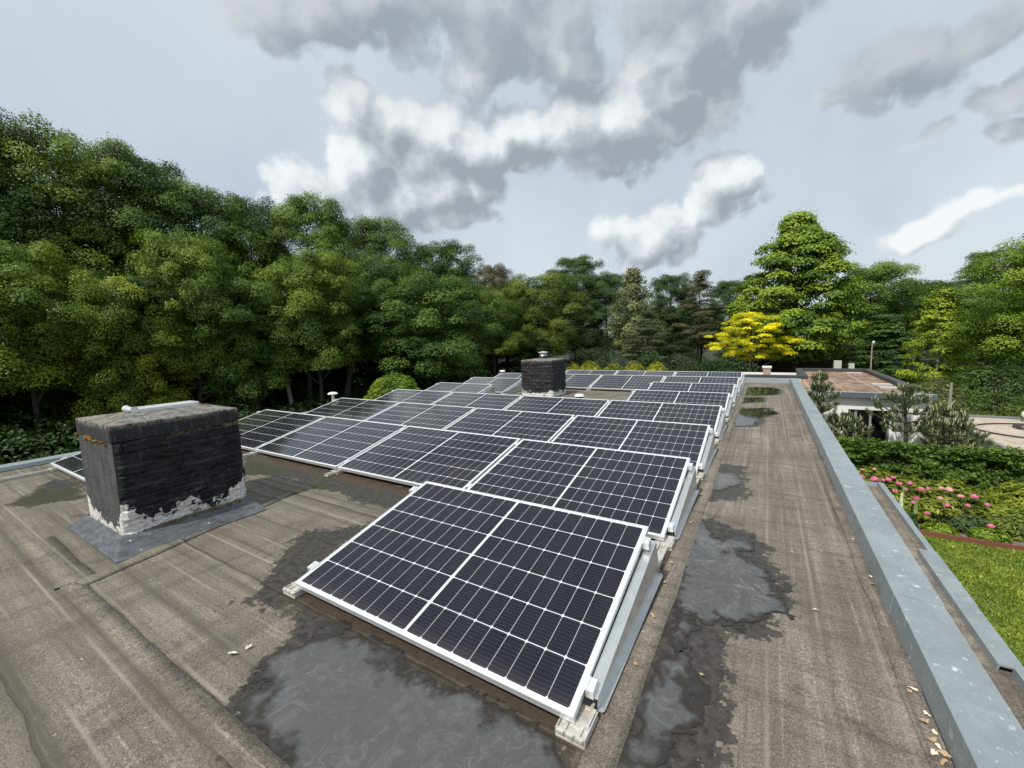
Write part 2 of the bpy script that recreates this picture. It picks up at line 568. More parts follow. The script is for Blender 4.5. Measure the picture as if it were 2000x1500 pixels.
def zinc(name, base=(0.275, 0.315, 0.335), spots=True):
    m, k, bs, out = mat(name)
    p = pos(k)
    n = k.noise(p, 4.0, 6, 0.6)
    n2 = k.noise(p, 45.0, 4, 0.6)
    c = k.mix(k.smooth(n, 0.3, 0.7), tuple(b * 0.86 for b in base), tuple(min(1, b * 1.1) for b in base))
    c = k.mix(k.smooth(n2, 0.4, 0.75, 0, 0.35), c, tuple(b * 0.72 for b in base))
    if spots:
        w = k.vmath('SCALE', k.vmath('SUBTRACT', k.noise(p, 9, 3, 0.5, out=1), (0.5, 0.5, 0.5)), 0.16)
        pp = k.scaled(k.vmath('ADD', p, w), (1.0, 1.9, 0.0))
        vo = k.new('ShaderNodeTexVoronoi')
        k.link(pp, vo.inputs['Vector'])
        vo.inputs['Scale'].default_value = 9.5
        vs = k.new('ShaderNodeSeparateColor')
        k.link(vo.outputs['Color'], vs.inputs[0])
        size = k.math('MULTIPLY_ADD', vs.outputs[1], 0.22, 0.06)
        inside = k.smooth(k.math('DIVIDE', vo.outputs['Distance'], size), 1.0, 0.45)
        white = k.math('MULTIPLY', inside, k.math('GREATER_THAN', vs.outputs[0], 0.25))
        streak = k.smooth(k.noise(k.scaled(p, (40, 16, 14)), 1.0, 5, 0.65), 0.34, 0.52)
        white = k.math('MULTIPLY', white, streak)
        c = k.mix(k.math('MULTIPLY', white, 0.78), c, (0.66, 0.69, 0.68))
        tiny = k.smooth(k.noise(k.scaled(p, (60, 26, 20)), 1.0, 4, 0.6), 0.62, 0.69)
        c = k.mix(k.math('MULTIPLY', tiny, 0.5), c, (0.6, 0.64, 0.64))
        core = k.math('LESS_THAN', vo.outputs['Distance'], k.math('MULTIPLY', size, 0.42))
        core = k.math('MULTIPLY', core, k.math('GREATER_THAN', vs.outputs[0], 0.955))
        c = k.mix(k.math('MULTIPLY', core, 0.9), c, (0.10, 0.06, 0.035))
    k.put(bs.inputs['Base Color'], c)
    bs.inputs['Metallic'].default_value = 0.25
    k.put(bs.inputs['Roughness'], k.math('MULTIPLY_ADD', n2, 0.25, 0.36))
    bump(k, bs, k.math('ADD', k.noise(k.scaled(p, (6, 2.5, 6)), 1.0, 3, 0.5), k.math('MULTIPLY', n2, 0.15)), 0.25, 0.008)
    return m


zinc('zinc')


def leaf_material(name, trans=0.3, rough=0.55, spec=0.35):
    m, k, bs, out = mat(name)
    oi = k.new('ShaderNodeObjectInfo')
    at = k.new('ShaderNodeAttribute', attribute_name='v')
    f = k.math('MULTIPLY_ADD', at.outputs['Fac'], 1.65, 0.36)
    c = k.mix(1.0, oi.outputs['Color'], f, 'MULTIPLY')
    # young leaves are yellower
    hs = k.new('ShaderNodeHueSaturation')
    k.link(c, hs.inputs['Color'])
    k.put(hs.inputs['Hue'], k.math('MULTIPLY_ADD', at.outputs['Fac'], -0.045, 0.522))
    hs.inputs['Saturation'].default_value = 1.0
    c = hs.outputs[0]
    k.put(bs.inputs['Base Color'], c)
    bs.inputs['Roughness'].default_value = rough
    bs.inputs['Specular IOR Level'].default_value = spec
    tr = k.new('ShaderNodeBsdfTranslucent')
    c2 = k.mix(1.0, c, (1.15, 1.25, 0.55, 1), 'MULTIPLY')
    k.put(tr.inputs['Color'], c2)
    mx = k.new('ShaderNodeMixShader')
    mx.inputs[0].default_value = trans
    k.link(bs.outputs[0], mx.inputs[1])
    k.link(tr.outputs[0], mx.inputs[2])
    k.link(mx.outputs[0], out.inputs[0])
    return m


leaf_material('leaf', 0.24)
leaf_material('needle', 0.12, 0.6, 0.3)
leaf_material('petal', 0.25, 0.6, 0.3)


def bark(name, a, b):
    m, k, bs, out = mat(name)
    p = objco(k)
    n = k.noise(k.scaled(p, (6, 6, 1.2)), 3.0, 5, 0.65)
    k.put(bs.inputs['Base Color'], k.mix(k.smooth(n, 0.3, 0.7), a, b))
    bs.inputs['Roughness'].default_value = 0.9
    bump(k, bs, n, 0.6, 0.03)
    return m


bark('bark_dark', (0.025, 0.021, 0.017), (0.075, 0.062, 0.05))
bark('bark_pale', (0.16, 0.145, 0.125), (0.36, 0.34, 0.31))
bark('bark_red', (0.10, 0.06, 0.042), (0.22, 0.14, 0.10))

# painted chimney masonry
m, k, bs, out = mat('painted_brick')
p = pos(k)
oc = objco(k)
so = k.new('ShaderNodeSeparateXYZ')
k.link(oc, so.inputs[0])
n = k.noise(p, 16, 6, 0.65)
n2 = k.noise(p, 55, 5, 0.7)
gr = k.new('ShaderNodeAttribute', attribute_name='grey')
dk = k.mix(k.smooth(n, 0.35, 0.75), (0.007, 0.0075, 0.009), (0.018, 0.0195, 0.023))
gy = k.mix(k.smooth(k.noise(k.scaled(p, (14, 14, 4)), 1, 6, 0.7), 0.3, 0.7), (0.045, 0.046, 0.047), (0.098, 0.098, 0.095))
c = k.mix(gr.outputs['Fac'], dk, gy)
fleck = k.smooth(k.noise(p, 26, 7, 0.75), 0.66, 0.73)
c = k.mix(k.math('MULTIPLY', fleck, 0.55), c, (0.34, 0.35, 0.35))
ln = k.smooth(k.noise(k.scaled(p, (7, 7, 13)), 1, 6, 0.7), 0.62, 0.67)
c = k.mix(k.math('MULTIPLY', ln, 0.28), c, (0.16, 0.165, 0.175))
wa = k.new('ShaderNodeAttribute', attribute_name='wear')
c = k.mix(k.math('MULTIPLY', wa.outputs['Fac'], 0.45), c, (0.085, 0.09, 0.10))
pa = k.new('ShaderNodeAttribute', attribute_name='peel')
pv = k.math('ADD', pa.outputs['Fac'], k.math('MULTIPLY', k.math('SUBTRACT', k.noise(p, 11, 7, 0.68), 0.5), 2.1))
pm = k.smooth(pv, 0.52, 0.56)
whitec = k.mix(k.smooth(n2, 0.3, 0.7), (0.46, 0.45, 0.42), (0.78, 0.77, 0.74))
soil = k.smooth(k.noise(p, 8, 5, 0.7), 0.55, 0.68)
lowz = k.smooth(so.outputs[2], 0.20, 0.10)
whitec = k.mix(k.math('MULTIPLY', soil, lowz), whitec, (0.07, 0.048, 0.026))
c = k.mix(pm, c, whitec)
k.put(bs.inputs['Base Color'], c)
k.put(bs.inputs['Roughness'], k.math('MULTIPLY_ADD', n2, 0.35, 0.42))
bs.inputs['Specular IOR Level'].default_value = 0.28
bump(k, bs, k.math('ADD', k.math('ADD', n2, k.math('MULTIPLY', n, 1.2)), k.math('MULTIPLY', pm, 0.8)), 0.8, 0.010)

# weathered concrete cap
m, k, bs, out = mat('cap_slab')
p = pos(k)
nn = k.new('ShaderNodeNewGeometry')
sn = k.new('ShaderNodeSeparateXYZ')
k.link(nn.outputs['Normal'], sn.inputs[0])
n = k.noise(p, 12, 6, 0.7)
n2 = k.noise(p, 48, 5, 0.7)
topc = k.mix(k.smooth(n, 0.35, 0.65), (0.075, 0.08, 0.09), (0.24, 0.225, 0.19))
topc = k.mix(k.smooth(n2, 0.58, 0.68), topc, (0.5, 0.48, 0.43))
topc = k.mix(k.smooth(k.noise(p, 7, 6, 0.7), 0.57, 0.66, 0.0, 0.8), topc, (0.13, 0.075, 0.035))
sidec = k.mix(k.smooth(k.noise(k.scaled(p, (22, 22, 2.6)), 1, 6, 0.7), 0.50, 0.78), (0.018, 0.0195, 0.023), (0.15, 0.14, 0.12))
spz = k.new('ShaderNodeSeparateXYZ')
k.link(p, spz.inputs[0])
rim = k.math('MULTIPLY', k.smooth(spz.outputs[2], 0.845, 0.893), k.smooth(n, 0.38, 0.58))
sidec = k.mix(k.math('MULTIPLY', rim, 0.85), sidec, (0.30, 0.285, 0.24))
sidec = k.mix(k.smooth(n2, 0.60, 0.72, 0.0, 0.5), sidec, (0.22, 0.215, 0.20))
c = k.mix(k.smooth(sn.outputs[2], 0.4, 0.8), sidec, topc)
k.put(bs.inputs['Base Color'], c)
bs.inputs['Roughness'].default_value = 0.8
bump(k, bs, k.math('ADD', n2, k.math('MULTIPLY', n, 1.4)), 0.9, 0.012)

# lead / bitumen flashing
m, k, bs, out = mat('flashing')
p = pos(k)
n = k.noise(k.scaled(p, (5, 5, 20)), 2, 6, 0.65)
c = k.mix(k.smooth(n, 0.3, 0.7), (0.045, 0.050, 0.058), (0.105, 0.115, 0.13))
fl = k.smooth(k.noise(p, 20, 5, 0.6), 0.68, 0.70)
c = k.mix(k.math('MULTIPLY', fl, 0.8), c, (0.6, 0.58, 0.52))
k.put(bs.inputs['Base Color'], c)
bs.inputs['Roughness'].default_value = 0.5
bump(k, bs, n, 0.4, 0.008)

# solar glass with cells, in metres along its UVs
m, k, bs, out = mat('solar_glass')
uv = k.new('ShaderNodeUVMap').outputs[0]
s = k.new('ShaderNodeSeparateXYZ')
k.link(uv, s.inputs[0])
U, V_ = s.outputs[0], s.outputs[1]
PU, PV = 0.0920, 0.1815
uh = k.math('SUBTRACT', k.math('ABSOLUTE', k.math('SUBTRACT', U, 0.861)), 0.0075)
vv = k.math('SUBTRACT', V_, 0.0225)


def cell_d(k, c, per):
    f = k.math('FRACT', k.math('DIVIDE', c, per))
    return k.math('MULTIPLY', k.math('SUBTRACT', 0.5, k.math('ABSOLUTE', k.math('SUBTRACT', f, 0.5))), per)


du = cell_d(k, uh, PU)
dv = cell_d(k, vv, PV)
white = k.math('MAXIMUM', k.smooth(du, 0.0024, 0.0002, 0.0, 0.62), k.smooth(dv, 0.0030, 0.0012, 0.0, 0.95))
white = k.math('MAXIMUM', white, k.math('LESS_THAN', k.math('ADD', du, dv), 0.0095))
white = k.math('MAXIMUM', white, k.math('LESS_THAN', uh, 0.0))
white = k.math('MAXIMUM', white, k.math('GREATER_THAN', uh, PU * 9))
white = k.math('MAXIMUM', white, k.math('LESS_THAN', vv, 0.0))
white = k.math('MAXIMUM', white, k.math('GREATER_THAN', vv, PV * 6))
bd = cell_d(k, k.math('ADD', vv, PV / 20), PV / 10)
bus = k.smooth(bd, 0.0016, 0.0002, 0.0, 0.8)
dash = k.math('GREATER_THAN', cell_d(k, uh, PU / 7), 0.0016)
bus = k.math('MULTIPLY', bus, k.math('MULTIPLY_ADD', dash, 0.6, 0.4))
cellc = k.mix(k.noise(uv, 3.0, 2, 0.5), (0.0045, 0.005, 0.0095), (0.0075, 0.008, 0.0145))
oi = k.new('ShaderNodeObjectInfo')
c = k.mix(k.math('MULTIPLY', bus, 0.85), cellc, (0.055, 0.062, 0.08))
c = k.mix(white, c, (0.62, 0.65, 0.68))
# thin dust film with run marks
dust = k.noise(k.scaled(uv, (5, 1.4, 1)), 1.0, 6, 0.65)
edge = k.smooth(V_, 0.10, 0.0, 0.0, 0.05)
df = k.math('ADD', k.smooth(dust, 0.35, 0.8, 0.001, 0.014), edge)
c = k.mix(df, c, (0.42, 0.40, 0.37))
k.put(bs.inputs['Base Color'], c)
bs.inputs['Roughness'].default_value = 0.055
bs.inputs['IOR'].default_value = 1.45
bs.inputs['Specular IOR Level'].default_value = 0.42

simple('aluminium', (0.74, 0.76, 0.77), 0.38, 0.55, 0.05, 9)
simple('galvanised', (0.62, 0.64, 0.64), 0.28, 0.75, 0.14, 14)
m, k, bs, out = mat('weathered_rail')
p = pos(k)
n = k.noise(p, 14, 6, 0.65)
c = k.mix(k.smooth(n, 0.46, 0.80), (0.58, 0.575, 0.55), (0.36, 0.29, 0.20))
k.put(bs.inputs['Base Color'], c)
bs.inputs['Roughness'].default_value = 0.55
bs.inputs['Metallic'].default_value = 0.45
simple('candle', (0.46, 0.43, 0.26), 0.7, 0, 0.15, 10)
simple('rubber', (0.02, 0.02, 0.02), 0.8)
simple('steel_bolt', (0.55, 0.55, 0.58), 0.25, 0.9, 0.05)
simple('white_plastic', (0.72, 0.71, 0.67), 0.5, 0.0, 0.06)
simple('black_steel', (0.035, 0.036, 0.038), 0.4, 0.4, 0.1)
simple('white_render', (0.80, 0.80, 0.79), 0.85, 0.0, 0.03, 3)
simple('fascia_blue', (0.085, 0.11, 0.14), 0.5, 0.0, 0.06)
simple('coping_dark', (0.045, 0.048, 0.053), 0.55, 0.0, 0.08)
simple('door_frame', (0.25, 0.28, 0.30), 0.5, 0.0, 0.05)
simple('slab_grey', (0.42, 0.42, 0.40), 0.8, 0.0, 0.1)
simple('brown_wall', (0.055, 0.042, 0.034), 0.85, 0.0, 0.2, 3)
simple('pale_wall', (0.17, 0.17, 0.165), 0.8, 0.0, 0.1)
simple('corten', (0.16, 0.058, 0.032), 0.8, 0.0, 0.18, 8)
simple('hose_rubber', (0.045, 0.042, 0.042), 0.6)
simple('terrace_kerb', (0.16, 0.175, 0.19), 0.75, 0.0, 0.08)
simple('lamp_metal', (0.30, 0.24, 0.20), 0.6, 0.1)
simple('dry_leaf', (0.42, 0.30, 0.18), 0.8, 0.0, 0.2, 30)
simple('pale_flake', (0.66, 0.62, 0.50), 0.8, 0.0, 0.1, 30)
simple('moss', (0.20, 0.115, 0.035), 0.95, 0.0, 0.4, 40, 0.2, 0.8)
simple('moss_green', (0.085, 0.075, 0.02), 0.95, 0.0, 0.4, 40, 0.2, 0.8)

m, k, bs, out = mat('house_brick')
p = pos(k)
bt = k.new('ShaderNodeTexBrick')
k.link(k.scaled(p, (1, 1, 1), rot=(math.radians(90), 0, 0)), bt.inputs['Vector'])
bt.inputs['Color1'].default_value = (0.62, 0.60, 0.57, 1)
bt.inputs['Color2'].default_value = (0.70, 0.69, 0.66, 1)
bt.inputs['Mortar'].default_value = (0.5, 0.49, 0.46, 1)
bt.inputs['Scale'].default_value = 4
k.link(bt.outputs[0], bs.inputs['Base Color'])
bs.inputs['Roughness'].default_value = 0.85

m, k, bs, out = mat('brick_stack')
p = objco(k)
n = k.noise(k.scaled(p, (8, 8, 16)), 1.5, 4, 0.6)
k.put(bs.inputs['Base Color'], k.mix(k.smooth(n, 0.42, 0.6), (0.52, 0.40, 0.30), (0.30, 0.16, 0.10)))
bs.inputs['Roughness'].default_value = 0.9

m, k, bs, out = mat('brown_roof')
p = pos(k)
n = k.noise(k.scaled(p, (1.2, 0.5, 1), rot=(0, 0, 0.6)), 2.0, 6, 0.65)
n2 = k.noise(p, 5, 5, 0.65)
c = k.mix(k.smooth(n, 0.3, 0.7), (0.13, 0.075, 0.05), (0.31, 0.215, 0.155))
c = k.mix(k.smooth(n2, 0.55, 0.75, 0, 0.6), c, (0.09, 0.055, 0.04))
sp = k.new('ShaderNodeSeparateXYZ')
k.link(p, sp.inputs[0])
f = k.math('FRACT', sp.outputs[0])
c = k.mix(k.math('LESS_THAN', f, 0.03), c, (0.42, 0.33, 0.26))
k.put(bs.inputs['Base Color'], c)
bs.inputs['Roughness'].default_value = 0.9

m, k, bs, out = mat('dark_pane')
k.put(bs.inputs['Base Color'], (0.006, 0.006, 0.007))
bs.inputs['Roughness'].default_value = 0.04
bs.inputs['Specular IOR Level'].default_value = 0.4

m, k, bs, out = mat('lawn')
p = pos(k)
n = k.noise(p, 1.3, 5, 0.6)
n2 = k.noise(k.scaled(p, (10, 5, 1)), 1.5, 6, 0.72)
n3 = k.noise(p, 60, 3, 0.7)
c = k.mix(k.smooth(n, 0.3, 0.7), (0.135, 0.185, 0.024), (0.215, 0.26, 0.042))
c = k.mix(k.smooth(n2, 0.38, 0.7, 0, 0.75), c, (0.085, 0.15, 0.012))
c = k.mix(k.smooth(n3, 0.5, 0.75, 0, 0.5), c, (0.24, 0.31, 0.06))
k.put(bs.inputs['Base Color'], c)
bs.inputs['Roughness'].default_value = 0.8
bump(k, bs, k.math('ADD', n2, n3), 0.8, 0.03)

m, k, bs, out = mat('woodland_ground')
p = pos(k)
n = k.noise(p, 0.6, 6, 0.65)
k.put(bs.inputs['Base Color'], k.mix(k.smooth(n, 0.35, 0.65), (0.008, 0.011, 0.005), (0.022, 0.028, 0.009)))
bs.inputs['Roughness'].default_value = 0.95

m, k, bs, out = mat('soil')
p = pos(k)
n = k.noise(p, 6, 6, 0.7)
n2 = k.noise(p, 45, 4, 0.7)
c = k.mix(k.smooth(n, 0.3, 0.7), (0.11, 0.085, 0.062), (0.25, 0.205, 0.16))
c = k.mix(k.smooth(n2, 0.5, 0.7, 0, 0.7), c, (0.05, 0.036, 0.026))
k.put(bs.inputs['Base Color'], c)
bs.inputs['Roughness'].default_value = 0.95
bump(k, bs, n2, 0.8, 0.03)

m, k, bs, out = mat('terrace_paving')
p = pos(k)
n = k.noise(p, 2.0, 6, 0.65)
c = k.mix(k.smooth(n, 0.3, 0.7), (0.34, 0.29, 0.225), (0.50, 0.44, 0.36))
sp = k.new('ShaderNodeSeparateXYZ')
k.link(p, sp.inputs[0])
for so_, per in ((sp.outputs[0], 0.6), (sp.outputs[1], 1.2)):
    f = k.math('FRACT', k.math('DIVIDE', so_, per))
    c = k.mix(k.math('MULTIPLY', k.math('LESS_THAN', f, 0.03), 0.5), c, (0.2, 0.17, 0.13))
k.put(bs.inputs['Base Color'], c)
bs.inputs['Roughness'].default_value = 0.85

# shallow puddle water over grime: grey film drawn out in swirls
m, k, bs, out = mat('puddle_water')
p = pos(k)
w1 = k.vmath('SCALE', k.vmath('SUBTRACT', k.noise(p, 2.2, 3, 0.5, out=1), (0.5, 0.5, 0.5)), 1.5)
w2 = k.vmath('SCALE', k.vmath('SUBTRACT', k.noise(p, 6.5, 3, 0.55, out=1), (0.5, 0.5, 0.5)), 0.42)
pp = k.vmath('ADD', k.vmath('ADD', p, w1), w2)
sw = k.noise(k.scaled(pp, (3.0, 8.5, 1)), 1.6, 9, 0.68)
sw2 = k.noise(k.scaled(pp, (5, 17, 1)), 2.4, 6, 0.7)
film = k.math('ADD', k.smooth(sw, 0.46, 0.66, 0, 0.55), k.smooth(sw2, 0.57, 0.63, 0, 0.5))
amt = k.smooth(k.noise(p, 1.7, 3, 0.5), 0.22, 0.60, 0.25, 1.0)
film = k.math('MULTIPLY', film, amt, clamp=True)
fa = k.new('ShaderNodeAttribute', attribute_name='film')
film = k.math('MULTIPLY', film, fa.outputs['Fac'])
dp = k.new('ShaderNodeAttribute', attribute_name='depth')
dpf = k.smooth(k.math('ADD', dp.outputs['Fac'], k.math('MULTIPLY', k.math('SUBTRACT', k.noise(p, 4, 4, 0.6), 0.5), 0.9)), 0.12, 0.8)
film = k.math('MULTIPLY', film, dpf)
bed = k.mix(k.noise(p, 30, 4, 0.6), (0.062, 0.064, 0.065), (0.092, 0.094, 0.095))  # greys lightened for silt and to stand in for silvery sky reflection
bed = k.mix(k.math('MULTIPLY', fa.outputs['Fac'], dpf), k.mix(k.noise(p, 45, 4, 0.65), (0.016, 0.0145, 0.013), (0.042, 0.037, 0.032)), bed)
c = k.mix(k.math('MULTIPLY', film, 0.5), bed, (0.20, 0.215, 0.22))
k.put(bs.inputs['Base Color'], c)
k.put(bs.inputs['Roughness'], k.math('MULTIPLY_ADD', film, 0.22, 0.03))
bs.inputs['IOR'].default_value = 1.33
bump(k, bs, k.noise(p, 14, 3, 0.5), 0.03, 0.004)
# ------------------------------------------------------------------ the ground
def sheet(name, x0, x1, y0, y1, z, material, kind='structure', n=1):
    me = np_mesh(name, np.array([(x0, y0, z), (x1, y0, z), (x1, y1, z), (x0, y1, z)]), np.array([[0, 1, 2, 3]]), MATS[material])
    return tag(link_mesh(name, me), kind=kind)


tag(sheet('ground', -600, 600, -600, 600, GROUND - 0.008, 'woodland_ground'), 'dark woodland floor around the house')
tag(sheet('lawn', 1.5, 30, -12, 11.25, GROUND, 'lawn'), 'sunlit mown lawn below the roof edge')
tag(sheet('flower_bed', 1.5, 16, 11.31, 15.9, GROUND, 'soil'), 'bare soil of the planting bed')
tag(sheet('back_lawn', 1.5, 40, 15.9, 60, GROUND - 0.004, 'lawn'), 'grass behind the hedge')

# ------------------------------------------------------------------ the house we stand on
house = empty('flat_roofed_house', (0, 0, 0))
tag(house, 'flat roofed house with worn brown felt roof and zinc edging, carrying the solar panels', 'house')
RX0, RX1, RY0, RY1 = -7.36, 1.12, -4.2, 12.15
PUD = {'P1': [(-1.25, -0.55), (-1.27, -0.44), (-1.36, -0.36), (-1.35, -0.27), (-1.31, -0.19), (-1.34, -0.06), (-1.12, -0.04), (-0.76, -0.06), (-0.47, -0.05), (-0.23, -0.04), (-0.09, -0.06), (-0.01, -0.14), (-0.06, -0.33), (-0.67, -0.69), (-0.94, -0.61), (-1.16, -0.58)], 'P2': [(0.1, 1.88), (0.18, 2.06), (0.29, 1.89), (0.5, 1.97), (0.57, 1.77), (0.43, 1.62), (0.59, 1.5), (0.67, 1.29), (0.59, 1.02), (0.47, 0.91), (0.38, 0.93), (0.29, 0.85), (0.28, 0.67), (0.21, 0.63), (0.16, 0.89), (0.12, 1.44)], 'P2b': [(0.19, 0.51), (0.29, 0.57), (0.34, 0.28), (0.31, 0.09), (0.38, -0.04), (0.19, -0.16), (0.15, 0.02), (0.15, 0.33)], 'P3': [(0.13, 3.3), (0.27, 3.37), (0.36, 3.08), (0.28, 2.8), (0.16, 2.79), (0.08, 3.03)], 'P4': [(0.07, 7.48), (0.6, 7.75), (0.68, 7.15), (0.53, 6.69), (0.43, 5.94), (0.1, 5.72), (-0.0, 6.52)], 'P5': [(0.1, 10.93), (0.71, 11.11), (0.86, 10.52), (0.78, 9.82), (0.31, 9.39), (0.08, 9.58)], 'P6': [(0.07, 9.05), (0.51, 9.2), (0.51, 8.51), (0.07, 8.14)]}
DAMP = {'D1': [(-1.98, -0.25), (-1.98, -0.08), (-2.39, 0.33), (-2.45, 0.53), (-2.12, 0.75), (-2.13, 1.07), (-1.92, 0.34), (-0.89, 0.26), (-0.03, 0.06), (0.02, -0.08), (-0.16, -0.45), (-0.67, -0.75), (-1.2, -0.6), (-1.36, -0.4), (-1.43, -0.22), (-1.68, -0.13)], 'D2': [(-0.02, 2.06), (0.26, 2.2), (0.6, 1.92), (0.73, 1.25), (0.59, 0.88), (0.47, 0.81), (0.5, 0.56), (0.47, 0.31), (0.51, 0.06), (0.12, -0.16), (0.07, 0.03), (0.03, 1.26)], 'D3': [(-5.42, 1.52), (-4.39, 1.62), (-3.36, 1.58), (-2.24, 1.62), (-1.98, 1.15), (-2.51, 1.06), (-3.22, 1.13), (-4.02, 1.16), (-4.4, 0.97)], 'D4': [(-5.57, -0.52), (-6.0, -0.28), (-6.52, -0.08), (-5.89, 0.04), (-5.07, -0.12), (-5.19, -0.32)], 'D5': [(-2.44, 0.48), (-2.34, 0.63), (-2.05, 0.69), (-1.92, 0.5), (-2.08, 0.37)], 'D6': [(-0.09, 3.69), (0.41, 3.72), (0.45, 2.71), (0.12, 2.42), (-0.02, 2.82)]}
MOSS = {'M1': [(-5.59, -0.53), (-5.7, -0.37), (-5.98, -0.27), (-5.66, -0.27), (-5.49, -0.33), (-5.82, -0.01), (-5.41, -0.06), (-5.29, -0.23), (-5.28, -0.44)], 'M2': [(-4.89, 1.26), (-4.65, 1.38), (-4.12, 1.31), (-4.22, 1.16), (-4.38, 1.02)], 'M3': [(-3.41, 1.19), (-3.39, 1.29), (-3.14, 1.24), (-3.13, 1.12)]}

gx = np.arange(RX0, RX1 + 0.03, 0.05)
gy = np.arange(RY0, RY1 + 0.03, 0.05)
gx[-1], gy[-1] = RX1, RY1
XX, YY = np.meshgrid(gx, gy)
fx, fy = XX.ravel(), YY.ravel()
damp = np.zeros(len(fx))
for kk, pl in list(DAMP.items()) + list(PUD.items()):
    off = 0.07 if kk in ('P4', 'P5', 'P6') else (0.035 if kk.startswith('P') else -0.01)
    damp = np.maximum(damp, np.clip(0.5 + (sdf_poly(fx, fy, pl) + off) * 3.2, 0, 1))
moss = np.zeros(len(fx))
for pl in MOSS.values():
    moss = np.maximum(moss, np.clip(0.5 + (sdf_poly(fx, fy, pl) + 0.02) * 5, 0, 1))
silt = np.zeros(len(fx))


def seg_silt(x0, x1, y0, y1, soft):
    d = sdf_poly(fx, fy, [(x0, y0), (x1, y0), (x1, y1), (x0, y1)])
    return np.clip(0.5 + d / soft, 0, 1)


silt = np.maximum(silt, seg_silt(-1.80, 0.10, -0.02, 0.5, 0.16))
silt = np.maximum(silt, seg_silt(-6.95, -0.1, 1.40, 2.0, 0.16))
silt = np.maximum(silt, seg_silt(-7.0, -5.2, 0.02, 0.4, 0.08))
silt = np.maximum(silt, seg_silt(0.03, 0.10, -0.2, 6.0, 0.10))
nx, ny = len(gx), len(gy)
idx = np.arange(nx * ny).reshape(ny, nx)
F = np.stack([idx[:-1, :-1].ravel(), idx[:-1, 1:].ravel(), idx[1:, 1:].ravel(), idx[1:, :-1].ravel()], 1)
zz = (fbm(fx * 1.3, fy * 1.3, 3, 5) - 0.5) * 0.004
me = np_mesh('roof', np.stack([fx, fy, np.minimum(zz, 0.0012)], 1), F, MATS['roof_felt'], True,
             {'damp': ('POINT', damp), 'moss': ('POINT', moss), 'silt': ('POINT', silt)})
link_mesh('roof', me, house)

# walls under the roof
w = MB()
w.box(RX0 - 0.12, RX0 + 0.18, RY0 - 0.1, RY1 + 0.1, GROUND, -0.02)
w.box(RX1 - 0.12, RX1 + 0.12, RY0 - 0.1, RY1 + 0.1, GROUND, -0.02)
w.box(RX0 + 0.18, RX1 - 0.12, RY1 - 0.1, RY1 + 0.1, GROUND, -0.02)
w.box(RX0 + 0.18, RX1 - 0.12, RY0 - 0.1, RY0 + 0.1, GROUND, -0.02)
w.build('wall', MATS['house_brick'], house)


def coping(x0, x1, y0, y1, zt, along, parent, lip=0.10, zb=0.0, name='coping'):
    """folded zinc capping with a slightly leaning inner face; its own sheets meet with small lap joints"""
    b = MB()
    L0, L1 = (y0, y1) if along == 'y' else (x0, x1)
    a, c = (x0, x1) if along == 'y' else (y0, y1)
    step = 2.45
    s = L0 if along == 'x' else L0 - 1.80
    i = 0
    while s < L1 - 1e-6:
        e = min(s + step, L1)
        s0 = max(s, L0)
        up_ = 0.004 * (i % 2)
        g = 0.003 * (i % 2)
        prof = [(a - g, zb), (a + 0.012 - g, zt + up_), (c + g, zt + up_ - 0.004), (c + 0.006 + g, zt - lip), (c - 0.004, zt - lip), (c - 0.008, zt - 0.012), (a + 0.02, zt - 0.012), (a + 0.008, zb)]
        if along == 'y':
            b.prism(prof, 'y', s0, e + (0.02 if e < L1 else 0))
        else:
            b.prism(prof, 'x', s, e + (0.03 if e < L1 else 0))
        s = e
        i += 1
    return b.build(name, MATS['zinc'], parent)


coping(1.105, 1.292, -4.2 + 0.6 * 0, 12.43, 0.122, 'y', house, 0.13, 0.012)
coping(-7.36, 1.100, 12.15, 12.43, 0.118, 'x', house, 0.13, 0.012)
# left hand edge, lower
b = MB()
prof = [(-7.355, 0.006), (-7.365, 0.052), (-7.60, 0.050), (-7.605, -0.10), (-7.597, -0.10), (-7.592, 0.040), (-7.375, 0.042), (-7.363, 0.006)]
s = -4.2
i = 0
while s < 12.43:
    e = min(s + 3.05, 12.43)
    b.prism([(x, z + 0.0015 * (i % 2)) for x, z in prof], 'y', s, e)
    s = e
    i += 1
b.build('coping', MATS['zinc'], house)


def wavy_strip(name, x0, y0, x1, y1, w0, w1, z, seed, material='roof_felt', n=90, amp=0.02, parent=None, zb=0.0005):
    """a felt strip with torn, wavy edges lying on the roof"""
    t = np.linspace(0, 1, n)
    dx, dy = x1 - x0, y1 - y0
    L = math.hypot(dx, dy)
    px_, py_ = -dy / L, dx / L
    ea = (fbm(t * L * 3.0, t * 0 + 3.3, 4, seed) - 0.5) * 2 * amp
    eb = (fbm(t * L * 3.0, t * 0 + 8.3, 4, seed + 9) - 0.5) * 2 * amp
    cx, cyy = x0 + dx * t, y0 + dy * t
    hh = z + (fbm(t * L * 2.2, t * 0 + 1.3, 3, seed + 3) - 0.45) * 0.006
    A = np.stack([cx + px_ * (w0 + ea), cyy + py_ * (w0 + ea), hh], 1)
    Bv = np.stack([cx - px_ * (w1 + eb), cyy - py_ * (w1 + eb), hh], 1)
    A0, B0 = A.copy(), Bv.copy()
    A0[:, 2] = zb
    B0[:, 2] = zb
    V = np.concatenate([A0, A, Bv, B0])
    i = np.arange(n - 1)
    F = []
    for r in range(3):
        F.append(np.stack([r * n + i, r * n + i + 1, (r + 1) * n + i + 1, (r + 1) * n + i], 1))
    F = np.concatenate(F)
    me = np_mesh(name, V, F, MATS[material], False)
    return link_mesh(name, me, parent)


